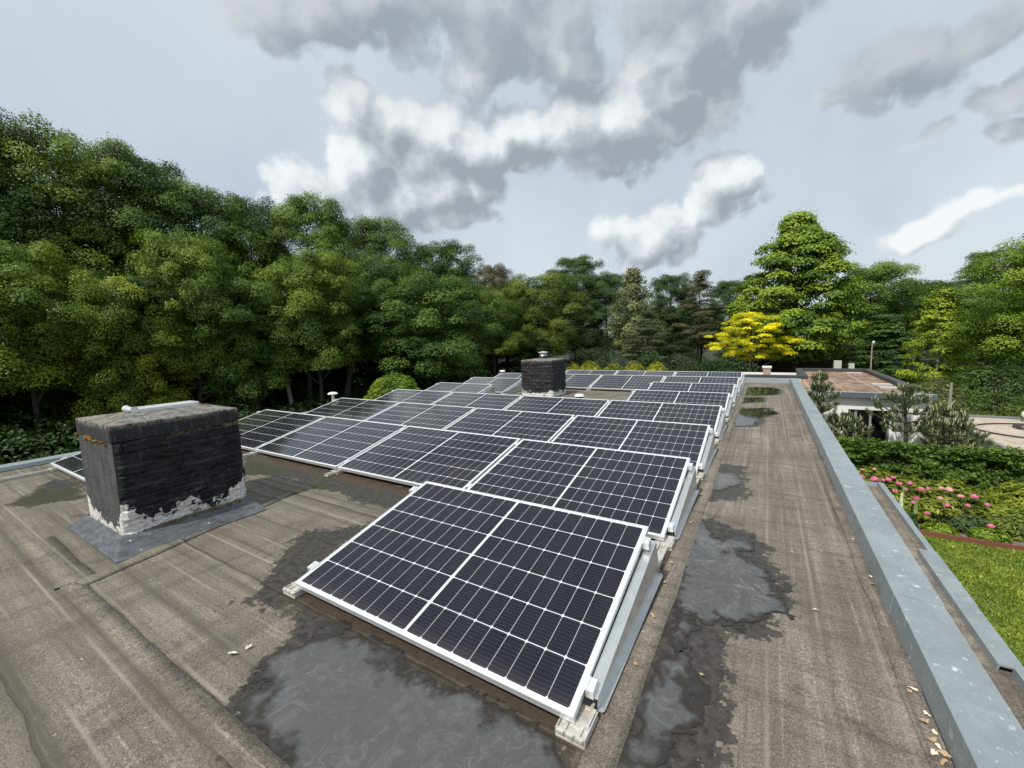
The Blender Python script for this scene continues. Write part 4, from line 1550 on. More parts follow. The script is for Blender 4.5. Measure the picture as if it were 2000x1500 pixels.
kind('oak', 16.0, 4.0, 3.2, 0.24, 'bark_dark', 3, nclump=230, per=460, leaf=0.125, profile=prof_full, clump_r=0.17, lumpy=0.75, flat=0.95, up_bias=0.4)
kind('edge', 10.0, 3.0, 3.2, 0.15, 'bark_dark', 3, nclump=190, per=430, leaf=0.098, profile=prof_full, clump_r=0.175, lumpy=0.8, flat=0.95, up_bias=0.4)
kind('thicket', 6.0, 3.0, 0.1, 0.08, 'bark_dark', 2, nclump=90, per=230, leaf=0.15, profile=prof_round, clump_r=0.22, lumpy=0.6, flat=0.8)
kind('maple', 12.5, 5.2, 1.8, 0.26, 'bark_dark', 1, nclump=190, per=330, leaf=0.24, profile=prof_egg, clump_r=0.16, flat=0.5, lumpy=0.3, droop=0.04, up_bias=0.9)
kind('golden', 6.0, 2.6, 2.2, 0.08, 'bark_pale', 1, nclump=150, per=190, leaf=0.10, profile=prof_round, clump_r=0.13, flat=0.5, lumpy=0.6, up_bias=1.0, inner=0.03)
kind('birch', 12.0, 2.4, 2.0, 0.12, 'bark_pale', 1, nclump=90, per=170, leaf=0.19, profile=prof_egg, clump_r=0.22, flat=1.5, droop=0.12, lumpy=0.5, up_bias=0.1)
kind('pine', 12.0, 2.1, 3.5, 0.14, 'bark_red', 1, nclump=70, per=210, leaf=0.17, profile=prof_egg, clump_r=0.26, flat=0.40, lumpy=0.5, up_bias=0.8, aspect=0.3)
kind('feathery', 7.4, 2.3, 0.8, 0.09, 'bark_pale', 1, nclump=130, per=120, leaf=0.13, profile=prof_cone, clump_r=0.19, flat=0.55, lumpy=0.35, up_bias=0.6, inner=0.02)
kind('layered', 9.0, 2.8, 0.5, 0.14, 'bark_dark', 1, nclump=120, per=180, leaf=0.19, profile=prof_cone, clump_r=0.2, flat=0.35, lumpy=0.3, droop=0.08, up_bias=1.0)


def tree(kindname, x, y, ztop, hw, color, label, cat='tree', group=None, name=None, var=0, seed=0, base_z=GROUND):
    H, R, lst = KINDS[kindname]
    cm, tm = lst[var % len(lst)]
    t = empty(name or 'tree', (x, y, base_z), (seed * 2.4) % 6.28)
    sz = (ztop - base_z) / H
    sx = hw / R
    t.scale = (sx, sx, sz)
    tag(t, label, cat, group)
    a = link_mesh('trunk', tm, t)
    c = link_mesh('crown', cm, t)
    c.color = (*color, 1)
    if kindname == 'edge':
        c.location = a.location = (0, 0, [-1.1, 0.1, -0.6, 0.12, -1.6, -0.2][seed % 6])
    return t


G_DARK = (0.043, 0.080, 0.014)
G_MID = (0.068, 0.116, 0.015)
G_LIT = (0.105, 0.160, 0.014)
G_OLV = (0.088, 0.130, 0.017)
WG = 'woodland trees along the edge of the wood'
wood = [  # kind, x, y, ztop, half width, colour, label
    ('oak', -34.5, 3.0, 14.3, 4.2, G_DARK, 'tallest dark woodland tree, cut off by the picture edge'),
    ('oak', -33.2, 6.4, 13.6, 3.7, G_LIT, 'tall woodland tree with sunlit yellowish top, next to the tallest one'),
    ('oak', -32.7, 9.3, 13.7, 3.6, G_MID, 'tall mid green woodland tree with a broad sloping shoulder against the sky'),
    ('oak', -31.8, 12.2, 12.2, 3.6, G_MID, 'woodland tree on the downward slope of the treetops'),
    ('oak', -32.7, 16.0, 12.4, 3.3, G_DARK, 'dark woodland tree with feathery top in the dip before the rounded crown'),
    ('oak', -29.0, 18.6, 12.5, 3.9, G_LIT, 'bright green rounded woodland tree in the middle of the tall treetops'),
    ('oak', -28.5, 24.6, 12.1, 4.2, G_MID, 'deep green domed woodland tree right of the bright rounded one'),
    ('oak', -26.8, 30.4, 11.0, 4.0, G_MID, 'last tall domed woodland tree before the treetops drop'),
    ('edge', -26.9, 3.0, 6.2, 2.7, G_LIT, 'light green lower tree in front of the tallest woodland tree'),
    ('edge', -25.6, 6.2, 6.4, 2.4, (0.125, 0.175, 0.012), 'lower tree with yellow green sprays at the front of the wood'),
    ('edge', -25.4, 8.8, 7.6, 2.6, G_LIT, 'lower tree with pale green tufts behind the near chimney'),
    ('edge', -24.9, 11.0, 6.4, 2.6, G_MID, 'leafy lower tree standing over the curved pale trunk'),
    ('edge', -22.8, 14.0, 6.9, 2.8, G_LIT, 'bushy lower tree above the row of bare stems'),
    ('edge', -18.8, 20.6, 6.3, 4.4, (0.066, 0.118, 0.018), 'broad rounded tree above the lime green ball shrub'),
    ('edge', -23.6, 19.8, 7.4, 3.1, G_MID, 'mid height tree filling in beside the broad rounded tree'),
    ('edge', -30.0, 5.0, 6.0, 2.3, G_DARK, 'dark tree in the shadowed gap beneath the sunlit top'),
    ('oak', -25.8, 38.2, 9.9, 2.6, (0.10, 0.092, 0.045), 'russet tinged treetop in the notch of the treetops'),
    ('edge', -21.5, 40.6, 10.2, 5.0, G_OLV, 'wide olive green tree behind the far chimney'),
    ('oak', -22.7, 54.4, 12.8, 4.6, G_DARK, 'dark tree top showing behind the olive green tree'),
    ('oak', -18.2, 54.4, 9.9, 4.6, G_DARK, 'dark rounded tree to the side of the olive green tree'),
    ('edge', -22.3, 32.6, 6.6, 3.4, G_OLV, 'lower olive tree beside the broad rounded tree'),
    ('birch', -12.3, 46.1, 8.8, 2.9, (0.125, 0.155, 0.06), 'pale feathery birch tree with drooping sprays'),
    ('oak', -9.9, 54.7, 8.9, 3.7, G_DARK, 'dark green tree between the pale birch and the brownish pine'),
    ('pine', -5.9, 50.1, 8.4, 2.7, (0.085, 0.088, 0.038), 'brownish pine with flat layered branches'),
    ('oak', -3.9, 62.5, 8.4, 3.2, G_DARK, 'small dark treetop just left of the tall bright tree'),
    ('pine', -9.4, 40.2, 3.8, 2.2, (0.075, 0.10, 0.05), 'short grey green pine in front of the pale birch'),
    ('maple', 2.6, 43.7, 11.4, 5.5, (0.135, 0.205, 0.018), 'tall bright green tree with layered branches'),
    ('edge', 9.4, 54.8, 10.0, 4.4, (0.085, 0.145, 0.018), 'green tree close beside the tall bright tree'),
    ('edge', 15.8, 65.5, 6.8, 4.4, G_DARK, 'low dark green tree in the dip between the bright trees'),
    ('pine', 25.2, 81.4, 11.2, 4.6, (0.030, 0.026, 0.020), 'very dark brownish tree far off above the other treetops'),
    ('feathery', 10.3, 37.0, 3.9, 2.4, (0.20, 0.27, 0.022), 'feathery yellow green young tree with a pointed top'),
    ('edge', 13.6, 34.5, 6.8, 3.3, (0.125, 0.19, 0.016), 'large leafy green tree cut off by the picture edge'),
    ('layered', 16.6, 43.3, 8.4, 2.8, (0.045, 0.092, 0.02), 'dark tree with drooping tiers rising over the large leafy tree'),
    ('layered', 8.4, 41.5, 2.4, 2.9, (0.055, 0.108, 0.022), 'dark green tree with flat tiers behind the neighbour roof'),
    ('golden', -0.67, 38.5, 3.05, 3.0, (0.54, 0.52, 0.012), 'bright golden yellow small tree'),
    ('edge', 16.5, 56.4, 5.2, 3.4, G_MID, 'mid green tree behind the feathery young tree'),
]
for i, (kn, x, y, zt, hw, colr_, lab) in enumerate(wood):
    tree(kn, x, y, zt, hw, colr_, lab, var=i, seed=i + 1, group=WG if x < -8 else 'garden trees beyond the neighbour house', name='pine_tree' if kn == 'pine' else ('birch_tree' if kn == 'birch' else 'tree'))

# second rows that close the wood
rg = np.random.default_rng(11)
bgpos = [(-40, 2), (-41, 8), (-40, 14), (-39, 20), (-37, 26), (-35, 32), (-33, 38), (-31, 45), (-36, 10), (-35, 21), (-30.5, 35), (-28, 44), (-27, 52), (-14, 60), (-8, 66), (0, 70), (6, 68), (12, 74), (20, 70), (22, 58), (24, 48), (-43, -6), (-38, -4), (-33, -2)]
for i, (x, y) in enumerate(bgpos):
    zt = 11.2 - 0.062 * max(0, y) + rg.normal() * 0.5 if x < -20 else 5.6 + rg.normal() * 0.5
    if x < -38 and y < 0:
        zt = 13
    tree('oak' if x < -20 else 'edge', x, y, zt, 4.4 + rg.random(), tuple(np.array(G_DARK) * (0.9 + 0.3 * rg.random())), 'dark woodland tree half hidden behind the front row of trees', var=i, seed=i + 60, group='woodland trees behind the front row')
lowpos = [(-33, 5), (-34, 9.5), (-33.5, 13.5), (-32.5, 18), (-31, 23), (-29, 27.5), (-27, 34), (-36, 1), (-37, 6), (-36.5, 15), (-34, 26), (-31, 31), (-30.5, 9), (-29.5, 12.5), (-28, 16), (-27, 21.5), (-25, 26), (-24, 30), (-31, 1.5), (-28.5, -0.5), (-20, 36), (-16, 42), (-8, 45), (-2, 46), (6, 50), (14, 44), (19, 40)]
for i, (x, y) in enumerate(lowpos):
    zt = 1.0 + rg.random() * 1.6 if x < -13 else -0.4 + rg.random() * 1.0
    tree('thicket', x, y, zt, 2.7 + rg.random() * 0.6, tuple(np.array(G_DARK) * (0.42 + 0.3 * rg.random())), 'low dark sapling in the shade among the woodland trunks', var=i, seed=i + 90, group='saplings under the woodland trees', name='sapling')


# bare stems seen under the crowns
def stem(x, y, h, r, colour, label, lean=(0, 0), seed=0, curve=0.0):
    b = MB()
    n = 9
    pts = []
    for i in range(n):
        t = i / (n - 1)
        pts.append((lean[0] * t + curve * math.sin(t * 5.2), lean[1] * t, h * t))
    b.tube(pts, [r * (1.1 - 0.45 * i / (n - 1)) for i in range(n)], 9)
    t = empty('slender_tree', (x, y, GROUND - 0.05))
    tag(t, label, 'tree', 'slender trees at the edge of the wood')
    b.build('trunk', MATS[colour], t, smooth=True)
    cm = KINDS['edge'][2][seed % 3][0]
    c = link_mesh('crown', cm, t)
    c.location = (lean[0], lean[1], h * 0.72)
    c.scale = (0.55, 0.55, 0.42)
    c.color = (*G_DARK, 1)


stem(-25.2, 11.3, 5.0, 0.15, 'bark_red', 'slender tree with a curved reddish trunk lit by the sun at the wood edge', (0.15, 0.1), 1, 0.16)
stem(-26.7, 11.6, 6.2, 0.15, 'bark_dark', 'slender tree with a straight dark trunk just beside the curved reddish one', (0, 0), 2)
stem(-24.2, 13.2, 6.2, 0.13, 'bark_pale', 'slender tree with a slim pale leaning trunk among the dark ones', (-0.9, -0.3), 0)
stem(-24.6, 14.5, 6.4, 0.14, 'bark_dark', 'slender tree with a dark upright trunk beside the slim pale one', (0.1, 0.1), 1)
stem(-23.6, 16.2, 6.0, 0.20, 'bark_dark', 'slender tree with a thick dark trunk with a slanting fork, close to the ball shrub', (1.1, 0.7), 2)
stem(-25.4, 6.6, 5.6, 0.22, 'bark_dark', 'slender tree with a thick brown trunk behind the near chimney', (0.1, 0.0), 0)


def shrub_mesh(name, seed, rx, ry, rz, n, leaf, matn='leaf', up=0.5, bump_amp=0.2, aspect=0.5, zmin=-0.6):
    rng = np.random.default_rng(seed)
    d = unit(rng, n)
    d = d[d[:, 2] > zmin]
    n = len(d)
    th = np.arctan2(d[:, 1], d[:, 0])
    nb = fbm(th * 3.0 + 10, d[:, 2] * 5, 4, seed) - 0.5
    r = (1 + bump_amp * 2 * nb) * (1 - 0.22 * rng.random(n) ** 2)
    C = d * r[:, None] * np.array([rx, ry, rz])
    C[:, 2] += rz * 0.55
    N = d + np.array([0, 0, up]) + rng.normal(size=(n, 3)) * 0.4
    V, F = leaf_quads(C, N, leaf, rng, aspect)
    v = np.clip(0.5 + nb * 1.2 + 0.5 * (rng.random(n) - 0.5), 0, 1)
    return np_mesh(name, V, F, MATS[matn], False, {'v': ('FACE', v)})


def shrub(name, x, y, ztop, rx, ry, color, label, cat='shrub', group=None, n=5000, leaf=0.10, seed=1, matn='leaf', z0=GROUND, bump_amp=0.2, aspect=0.5, up=0.5):
    h = ztop - z0
    t = empty(name, (x, y, z0))
    tag(t, label, cat, group)
    MB().tube([(0, 0, -0.05), (0.02, 0.02, h * 0.4), (0.05, 0.0, h * 0.75)], [0.05, 0.035, 0.015], 6).build('stem', MATS['bark_dark'], t)
    c = link_mesh('foliage', shrub_mesh('foliage', seed, rx, ry, h / 1.55, n, leaf, matn, up, bump_amp, aspect), t)
    c.color = (*color, 1)
    return t


shrub('ball_shrub', -14.0, 12.0, 0.02, 1.5, 1.5, (0.105, 0.165, 0.014), 'rounded lime green ball shrub beyond the woodland roof edge', n=16000, leaf=0.12, seed=3, bump_amp=0.12)
GH = 'clipped golden shrubs behind the last panels'
for i, (x, y, zt, r, lab) in enumerate([(-9.0, 21.0, -0.17, 0.75, 'golden clipped shrub peeping out right beside the far chimney'), (-8.2, 21.5, -0.04, 1.0, 'golden clipped shrub second along from the far chimney'),
                                        (-7.0, 22.3, -0.20, 0.95, 'duller golden clipped shrub in the middle of its row'), (-6.0, 22.9, -0.15, 0.9, 'golden clipped shrub fourth along from the far chimney'), (-4.9, 23.6, -0.24, 0.95, 'golden clipped shrub at the end of its row, next to the dark hedge')]):
    shrub('golden_shrub', x, y, zt, r, r, (0.235, 0.255, 0.014) if i != 2 else (0.15, 0.185, 0.02), lab, group=GH, n=9000, leaf=0.12, seed=20 + i, bump_amp=0.15, aspect=0.35)
shrub('dark_hedge', -2.2, 27.5, -0.22, 3.6, 0.9, (0.026, 0.052, 0.012), 'dark green hedge beneath the golden tree', 'hedge', n=14000, leaf=0.12, seed=31)
shrub('round_shrub', -10.5, 32.0, 0.30, 1.8, 1.6, (0.030, 0.052, 0.020), 'rounded dark shrub under the trees behind the golden shrubs', n=7000, leaf=0.13, seed=32)
shrub('grey_shrub', -4.9, 30.8, -0.05, 1.7, 1.2, (0.050, 0.062, 0.036), 'grey green shrub between the golden shrubs and the golden tree', n=6000, leaf=0.13, seed=33)
shrub('spreading_shrub', -7.6, 33.5, 0.0, 1.5, 1.2, (0.030, 0.064, 0.016), 'dark spreading shrub at the foot of the short pine', n=6000, leaf=0.13, seed=34)
for i, (x, y) in enumerate([(12.5, 27), (14.5, 29.0), (16.5, 28), (10.8, 30.5)]):
    shrub('garden_shrub', x, y, -0.9 + 0.3 * (i % 2), 1.9, 1.3, [(0.06, 0.11, 0.014), (0.085, 0.135, 0.016), (0.055, 0.1, 0.014), (0.05, 0.085, 0.016)][i],
          'leafy green garden shrub behind the raised terrace', group='shrubs behind the raised terrace', n=8000, leaf=0.12, seed=36 + i)

# woodland floor cover
rng = np.random.default_rng(5)
n = 150000
x = -9.5 - 36 * rng.random(n) ** 0.9
y = -8 + 58 * rng.random(n)
hgt = fbm(x * 0.35, y * 0.35, 4, 2)
h2 = fbm(x * 1.6, y * 1.6, 3, 9)
z = GROUND + 0.05 + 1.3 * hgt * np.clip((-x - 10) / 8, 0.15, 2.4) + 0.45 * h2 * rng.random(n)
V, F = leaf_quads(np.stack([x, y, z], 1), unit(rng, n) + np.array([0, 0, 1.0]), 0.17, rng)
me = np_mesh('undergrowth', V, F, MATS['leaf'], False, {'v': ('FACE', np.clip(h2 * 0.9 + 0.25 * (rng.random(n) - 0.5), 0, 1))})
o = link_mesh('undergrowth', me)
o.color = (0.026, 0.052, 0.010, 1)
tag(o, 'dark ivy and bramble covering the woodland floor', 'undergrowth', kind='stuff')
# ------------------------------------------------------------------ garden
tg = MB()
tg.box(1.84, 9.5, 11.255, 11.305, GROUND - 0.1, GROUND + 0.10)
o = tg.build('bed_edging', MATS['corten'])
tag(o, 'rusty steel edging between the lawn and the planting bed', 'edging')

# grass blades on the part of the lawn in view
rng = np.random.default_rng(14)
n = 70000
gxx = 2.0 + 5.0 * rng.random(n)
gyy = 3.0 + 8.2 * rng.random(n)
cl_ = fbm(gxx * 2.2, gyy * 2.2, 4, 12)
keep = gxx < 1.2 + 0.42 * (gyy + 1.5)
gxx, gyy, cl_ = gxx[keep], gyy[keep], cl_[keep]
n = len(gxx)
hb = 0.025 + 0.04 * rng.random(n) * cl_ * 1.6
al = np.stack([rng.normal(size=n) * 0.5, rng.normal(size=n) * 0.5, np.ones(n)], 1)
al /= np.linalg.norm(al, axis=1, keepdims=True)
nr = np.cross(al, rng.normal(size=(n, 3)))
V, F = leaf_quads(np.stack([gxx, gyy, GROUND + hb * 0.45], 1), nr, hb[:, None].ravel() * 1.3, rng, 0.35, along=al)
me = np_mesh('grass', V, F, MATS['leaf'], False, {'v': ('FACE', np.clip(cl_ * 1.3 - 0.3 + 0.5 * rng.random(n), 0, 1))})
o = link_mesh('grass', me)
o.color = (0.140, 0.195, 0.026, 1)
tag(o, 'short blades of the mown lawn', 'grass', kind='stuff')

# hedge
rng = np.random.default_rng(15)
hx0, hx1, hy0, hy1, hz1 = 1.6, 9.6, 14.3, 14.95, -2.12
n1, n2 = 44000, 20000
u = hx0 + (hx1 - hx0) * rng.random(n1)
zq = GROUND + (hz1 - GROUND) * rng.random(n1)
bul = (fbm(u * 2.6, zq * 3.4, 4, 4, 0.6) - 0.5) * 0.85
C1 = np.stack([u, hy0 - bul + 0.26 * rng.random(n1), zq + 0.0], 1)
N1 = np.tile([0, -0.75, 0.35], (n1, 1)) + rng.normal(size=(n1, 3)) * 0.65
u2_ = hx0 + (hx1 - hx0) * rng.random(n2)
v2_ = hy0 + (hy1 - hy0) * rng.random(n2)
tp = (fbm(u2_ * 1.8, v2_ * 1.8, 4, 6) - 0.5) * 0.34
C2 = np.stack([u2_, v2_, hz1 + tp + 0.08 * rng.random(n2) ** 3 * 3], 1)
N2 = np.tile([0, -0.1, 1.0], (n2, 1)) + rng.normal(size=(n2, 3)) * 0.5
C = np.concatenate([C1, C2])
V, F = leaf_quads(C, np.concatenate([N1, N2]), 0.095, rng, 0.6)
vv = np.clip(0.5 + 1.0 * np.concatenate([bul, tp]) + 0.9 * (rng.random(len(C)) - 0.5), 0, 1)
hedge = empty('hedge', ((hx0 + hx1) / 2, (hy0 + hy1) / 2, GROUND))
tag(hedge, 'clipped beech hedge running behind the pink rhododendrons', 'hedge')
off = np.array([(hx0 + hx1) / 2, (hy0 + hy1) / 2, GROUND])
ho = link_mesh('foliage', np_mesh('foliage', V - off, F, MATS['leaf'], False, {'v': ('FACE', vv)}), hedge)
ho.color = (0.062, 0.112, 0.014, 1)
b = MB()
for i in range(16):
    xx = -3.8 + i * 0.5
    b.tube([(xx, 0.1, -0.05), (xx + 0.05, 0, 0.6), (xx, 0.05, 1.2)], [0.03, 0.025, 0.012], 5)
b.build('stems', MATS['bark_dark'], hedge)


def rhodo(x, y, ztop, rx, ry, color, label, seed, blossoms=(), n=9000, leaf=0.12):
    t = shrub('rhododendron', x, y, ztop, rx, ry, color, label, 'rhododendron', 'rhododendrons in the planting bed', n=n, leaf=leaf, seed=seed, bump_amp=0.22, aspect=0.36, up=0.7)
    for (bx, by, bz, r, cidx) in blossoms:
        rg = np.random.default_rng(int((bx + 10) * 1000))
        nn = 150
        d = unit(rg, nn)
        d[:, 2] = np.abs(d[:, 2]) - 0.25
        r *= 0.78
        V, F = leaf_quads(d * r * (0.8 + 0.3 * rg.random((nn, 1))) * np.array([1, 1, 0.8]), d + rg.normal(size=(nn, 3)) * 0.3, r * 0.6, rg, 0.9)
        o = link_mesh('blossom', np_mesh('blossom', V, F, MATS['petal'], False, {'v': ('FACE', 0.3 + 0.4 * rg.random(nn))}), t)
        o.location = (bx - x, by - y, bz - GROUND)
        o.color = [(0.62, 0.21, 0.34, 1), (0.66, 0.36, 0.38, 1), (0.55, 0.11, 0.30, 1)][cidx]
    return t


rhodo(3.1, 12.6, -2.30, 1.15, 0.85, (0.13, 0.165, 0.016), 'rhododendron full of pink flower heads nearest the house', 51,
      [(2.66, 11.85, -2.26, 0.085, 0), (2.92, 11.9, -2.30, 0.10, 0), (3.02, 12.2, -2.38, 0.06, 0), (2.80, 12.6, -2.28, 0.05, 1), (3.05, 12.7, -2.26, 0.05, 1), (3.22, 12.1, -2.33, 0.075, 0), (3.12, 12.1, -2.36, 0.06, 0),
       (3.40, 12.0, -2.37, 0.075, 0), (3.06, 11.75, -2.62, 0.065, 0), (3.24, 11.6, -2.44, 0.05, 0), (3.10, 11.6, -2.70, 0.05, 1), (3.62, 12.1, -2.36, 0.075, 0), (2.95, 11.5, -2.95, 0.05, 0), (2.75, 11.75, -2.42, 0.06, 0), (3.3, 11.8, -2.52, 0.055, 1), (3.5, 11.9, -2.46, 0.06, 0), (2.6, 12.1, -2.28, 0.06, 1), (3.35, 12.3, -2.32, 0.06, 0), (3.0, 11.65, -2.82, 0.05, 1)])
rhodo(4.35, 12.7, -2.42, 1.05, 0.85, (0.135, 0.17, 0.016), 'rhododendron with fewer, paler pink flower heads in the middle of the bed', 52,
      [(3.80, 12.0, -2.45, 0.08, 0), (3.66, 11.72, -2.60, 0.08, 2), (3.62, 11.7, -2.70, 0.07, 0), (4.30, 12.1, -2.40, 0.09, 1), (4.47, 12.0, -2.50, 0.075, 1), (4.08, 11.8, -2.55, 0.065, 1), (4.18, 11.7, -2.66, 0.075, 0),
       (4.72, 12.1, -2.50, 0.085, 0), (3.85, 11.65, -2.90, 0.07, 0), (4.55, 11.85, -2.66, 0.06, 0), (4.2, 12.2, -2.42, 0.06, 1), (3.95, 12.1, -2.44, 0.055, 0), (4.9, 12.0, -2.62, 0.06, 0)], n=9000)
rhodo(5.4, 12.5, -2.72, 0.95, 0.75, (0.11, 0.15, 0.016), 'low rhododendron with one pink flower head near the soil', 53, [(4.9, 11.75, -3.02, 0.075, 0)], n=7000)
rhodo(6.6, 13.0, -2.15, 1.25, 1.0, (0.165, 0.205, 0.02), 'flowerless light green rhododendron next to the hedge end', 54, [], n=10000)
shrub('low_plant', 4.05, 11.55, GROUND + 0.22, 0.30, 0.22, (0.13, 0.20, 0.015), 'low bright green tuft by the rusty edging, nearer the house', 'plant', 'bright tufts along the rusty edging', n=900, leaf=0.10, seed=61, aspect=0.3)
shrub('low_plant', 4.85, 11.62, GROUND + 0.24, 0.32, 0.22, (0.12, 0.19, 0.015), 'low bright green tuft by the rusty edging, under the single pink flower', 'plant', 'bright tufts along the rusty edging', n=900, leaf=0.10, seed=62, aspect=0.3)
shrub('dark_low_plant', 4.55, 12.0, GROUND + 0.42, 0.45, 0.25, (0.05, 0.082, 0.03), 'dull blue green low plant under the rhododendrons', 'plant', n=1500, leaf=0.10, seed=63, aspect=0.3)


# lupins
t = empty('lupin', (3.43, 11.62, GROUND))
tag(t, 'lupin with tall pale flower spikes at the corner of the planting bed', 'lupin')
rg = np.random.default_rng(9)
nn = 900
d = unit(rg, nn)
d[:, 2] = np.abs(d[:, 2])
V, F = leaf_quads(d * np.array([0.28, 0.25, 0.42]) * (0.3 + 0.7 * rg.random((nn, 1))), d + np.array([0, 0, 0.5]), 0.16, rg, 0.22)
o = link_mesh('leaves', np_mesh('leaves', V, F, MATS['leaf'], False, {'v': ('FACE', rg.random(nn))}), t)
o.color = (0.05, 0.105, 0.03, 1)
for (sx, sy, sh, pale) in ((-0.05, 0.0, 0.82, True), (0.22, 0.05, 0.72, False), (0.0, 0.12, 0.95, False)):
    nn = 220
    hh = 0.35 + (sh - 0.35) * rg.random(nn)
    aa = rg.random(nn) * 6.28
    rr = 0.035 * (1.15 - (hh - 0.35) / (sh - 0.3))
    C = np.stack([sx + np.cos(aa) * rr, sy + np.sin(aa) * rr, hh], 1)
    V, F = leaf_quads(C, np.stack([np.cos(aa), np.sin(aa), 0.4 + 0 * aa], 1), 0.045, rg, 0.8)
    o = link_mesh('flower_spike', np_mesh('flower_spike', V, F, MATS['petal'], False, {'v': ('FACE', 0.3 + 0.4 * rg.random(nn))}), t)
    o.color = (0.62, 0.64, 0.42, 1) if pale else (0.22, 0.30, 0.10, 1)


def shoot_mesh():
    me = bpy.data.meshes.get('shoot')
    if me is None:
        b = MB().tube([(0, 0, 0), (0, 0, 0.09), (0, 0, 0.15)], [0.012, 0.012, 0.004], 5)
        o = b.build('shoot', MATS['candle'])
        me = o.data
        bpy.data.objects.remove(o)
    return me


def young_pine(x, y, ztop, hw, label, seed, base_r=0.07, first=0.25):
    rng = np.random.default_rng(seed)
    H = ztop - GROUND
    t = empty('young_pine', (x, y, GROUND))
    tag(t, label, 'pine tree', 'young pines in front of the white house')
    b = MB()
    b.tube([(0, 0, -0.05), (0.05, 0.02, H * 0.35), (-0.02, 0.03, H * 0.7), (0, 0, H * 0.93)], [base_r, base_r * 0.8, base_r * 0.45, 0.012], 8)
    tips = [((0, 0, H * 0.90), np.array([0, 0, 1.0]), 1.0)]
    nw = 5
    for wv in range(nw):
        zz = H * (first + (0.82 - first) * wv / (nw - 1))
        env = hw * math.sin(math.pi * (0.28 + 0.68 * wv / (nw - 1))) ** 0.8
        for j in range(5):
            a = j * 1.257 + wv * 0.6 + rng.normal() * 0.25
            ln_ = env * (0.65 + 0.5 * rng.random())
            ca, sa = math.cos(a), math.sin(a)
            e = (ca * ln_, sa * ln_, zz + 0.20 + 0.30 * ln_ * 0.5)
            md = (ca * ln_ * 0.55, sa * ln_ * 0.55, zz + 0.03)
            b.tube([(0, 0, zz), md, e], [base_r * 0.35, base_r * 0.25, 0.008], 5)
            tips.append((e, np.array([ca * 0.5, sa * 0.5, 0.8]), 1.0))
            for s_ in range(2):
                f = 0.45 + 0.5 * rng.random()
                o_ = rng.normal(size=2) * 0.16
                tips.append(((ca * ln_ * f + o_[0], sa * ln_ * f + o_[1], zz + 0.12 + 0.15 * rng.random()), np.array([ca * 0.35, sa * 0.35, 0.9]), 0.8))
    b.build('trunk', MATS['bark_dark'], t, smooth=True)
    NV, NF, nvv, shoots = [], [], [], []
    nb = 0
    for (p_, d_, s_) in tips:
        nn = 80
        d_ = d_ / np.linalg.norm(d_)
        along = unit(rng, nn) * 0.9 + d_ * 0.75
        along /= np.linalg.norm(along, axis=1, keepdims=True)
        L = 0.115 * s_
        st = np.array(p_) - d_ * (rng.random((nn, 1)) * 0.24 * s_)
        nrm = np.cross(along, rng.normal(size=(nn, 3)))
        C = st + along * L * 0.5
        V, F = leaf_quads(C, nrm, L * 1.1, rng, 0.14, along=along)
        NV.append(V)
        NF.append(F + nb)
        nb += len(V)
        nvv.append(rng.random(nn))
        if p_[2] > H * 0.45 or rng.random() < 0.35:
            for _ in range(rng.integers(1, 3)):
                o_ = rng.normal(size=2) * 0.035
                shoots.append((p_[0] + o_[0], p_[1] + o_[1], p_[2] - 0.02, (0.08 + 0.12 * rng.random()) * s_, o_))
    o = link_mesh('needles', np_mesh('needles', np.concatenate(NV), np.concatenate(NF), MATS['needle'], False, {'v': ('FACE', np.concatenate(nvv))}), t)
    o.color = (0.085, 0.115, 0.05, 1)
    for (x_, y_, z_, hh, o_) in shoots[:95]:
        c = link_mesh('shoot', shoot_mesh(), t)
        c.location = (x_, y_, z_)
        c.scale = (1, 1, hh / 0.15)
        c.rotation_euler = (-o_[1] * 3, o_[0] * 3, 0)
    return t


young_pine(2.13, 15.75, 0.40, 0.50, 'slim young pine right beside the zinc roof edge', 71, first=0.45)
young_pine(2.85, 15.9, -1.20, 0.60, 'short young pine between the slim one and the dark doorway', 72, first=0.5)
young_pine(4.30, 15.95, -0.06, 0.86, 'broad young pine with many pale shoots in front of the white wall', 73, first=0.46)
young_pine(5.35, 16.6, -0.95, 0.72, 'young pine near the raised terrace corner', 74, first=0.2)
young_pine(5.95, 17.6, -1.35, 0.6, 'small young pine low beside the terrace kerb', 75, first=0.2)

# grey weathered tree stump beyond the pines
b = MB()
b.tube([(0, 0, -0.1), (0.02, 0.0, 1.0), (0.06, 0.0, 1.9), (0.08, 0.02, 2.6)], [0.075, 0.065, 0.05, 0.03], 9)
b.tube([(0.05, 0, 1.7), (0.22, 0.0, 1.95)], [0.035, 0.015], 6)
t = empty('dead_tree', (6.45, 20.6, GROUND))
tag(t, 'bare grey dead trunk behind the young pines', 'dead tree')
b.build('trunk', MATS['bark_pale'], t, smooth=True)
shrub('flowering_shrub', 6.6, 22.3, -0.75, 0.9, 0.9, (0.085, 0.10, 0.035), 'olive shrub behind the dead trunk', n=5000, leaf=0.11, seed=64)

# ------------------------------------------------------------------ neighbouring white house
nb = empty('white_house', (2.0, 17, GROUND))
tag(nb, 'white flat roofed house with a brown roof and a dark glass door beyond the hedge', 'house')
NZ = -GROUND


def nbx(b, x0, x1, y0, y1, z0, z1):
    b.box(x0 - 2.0, x1 - 2.0, y0 - 17, y1 - 17, z0 + NZ, z1 + NZ)
    return b


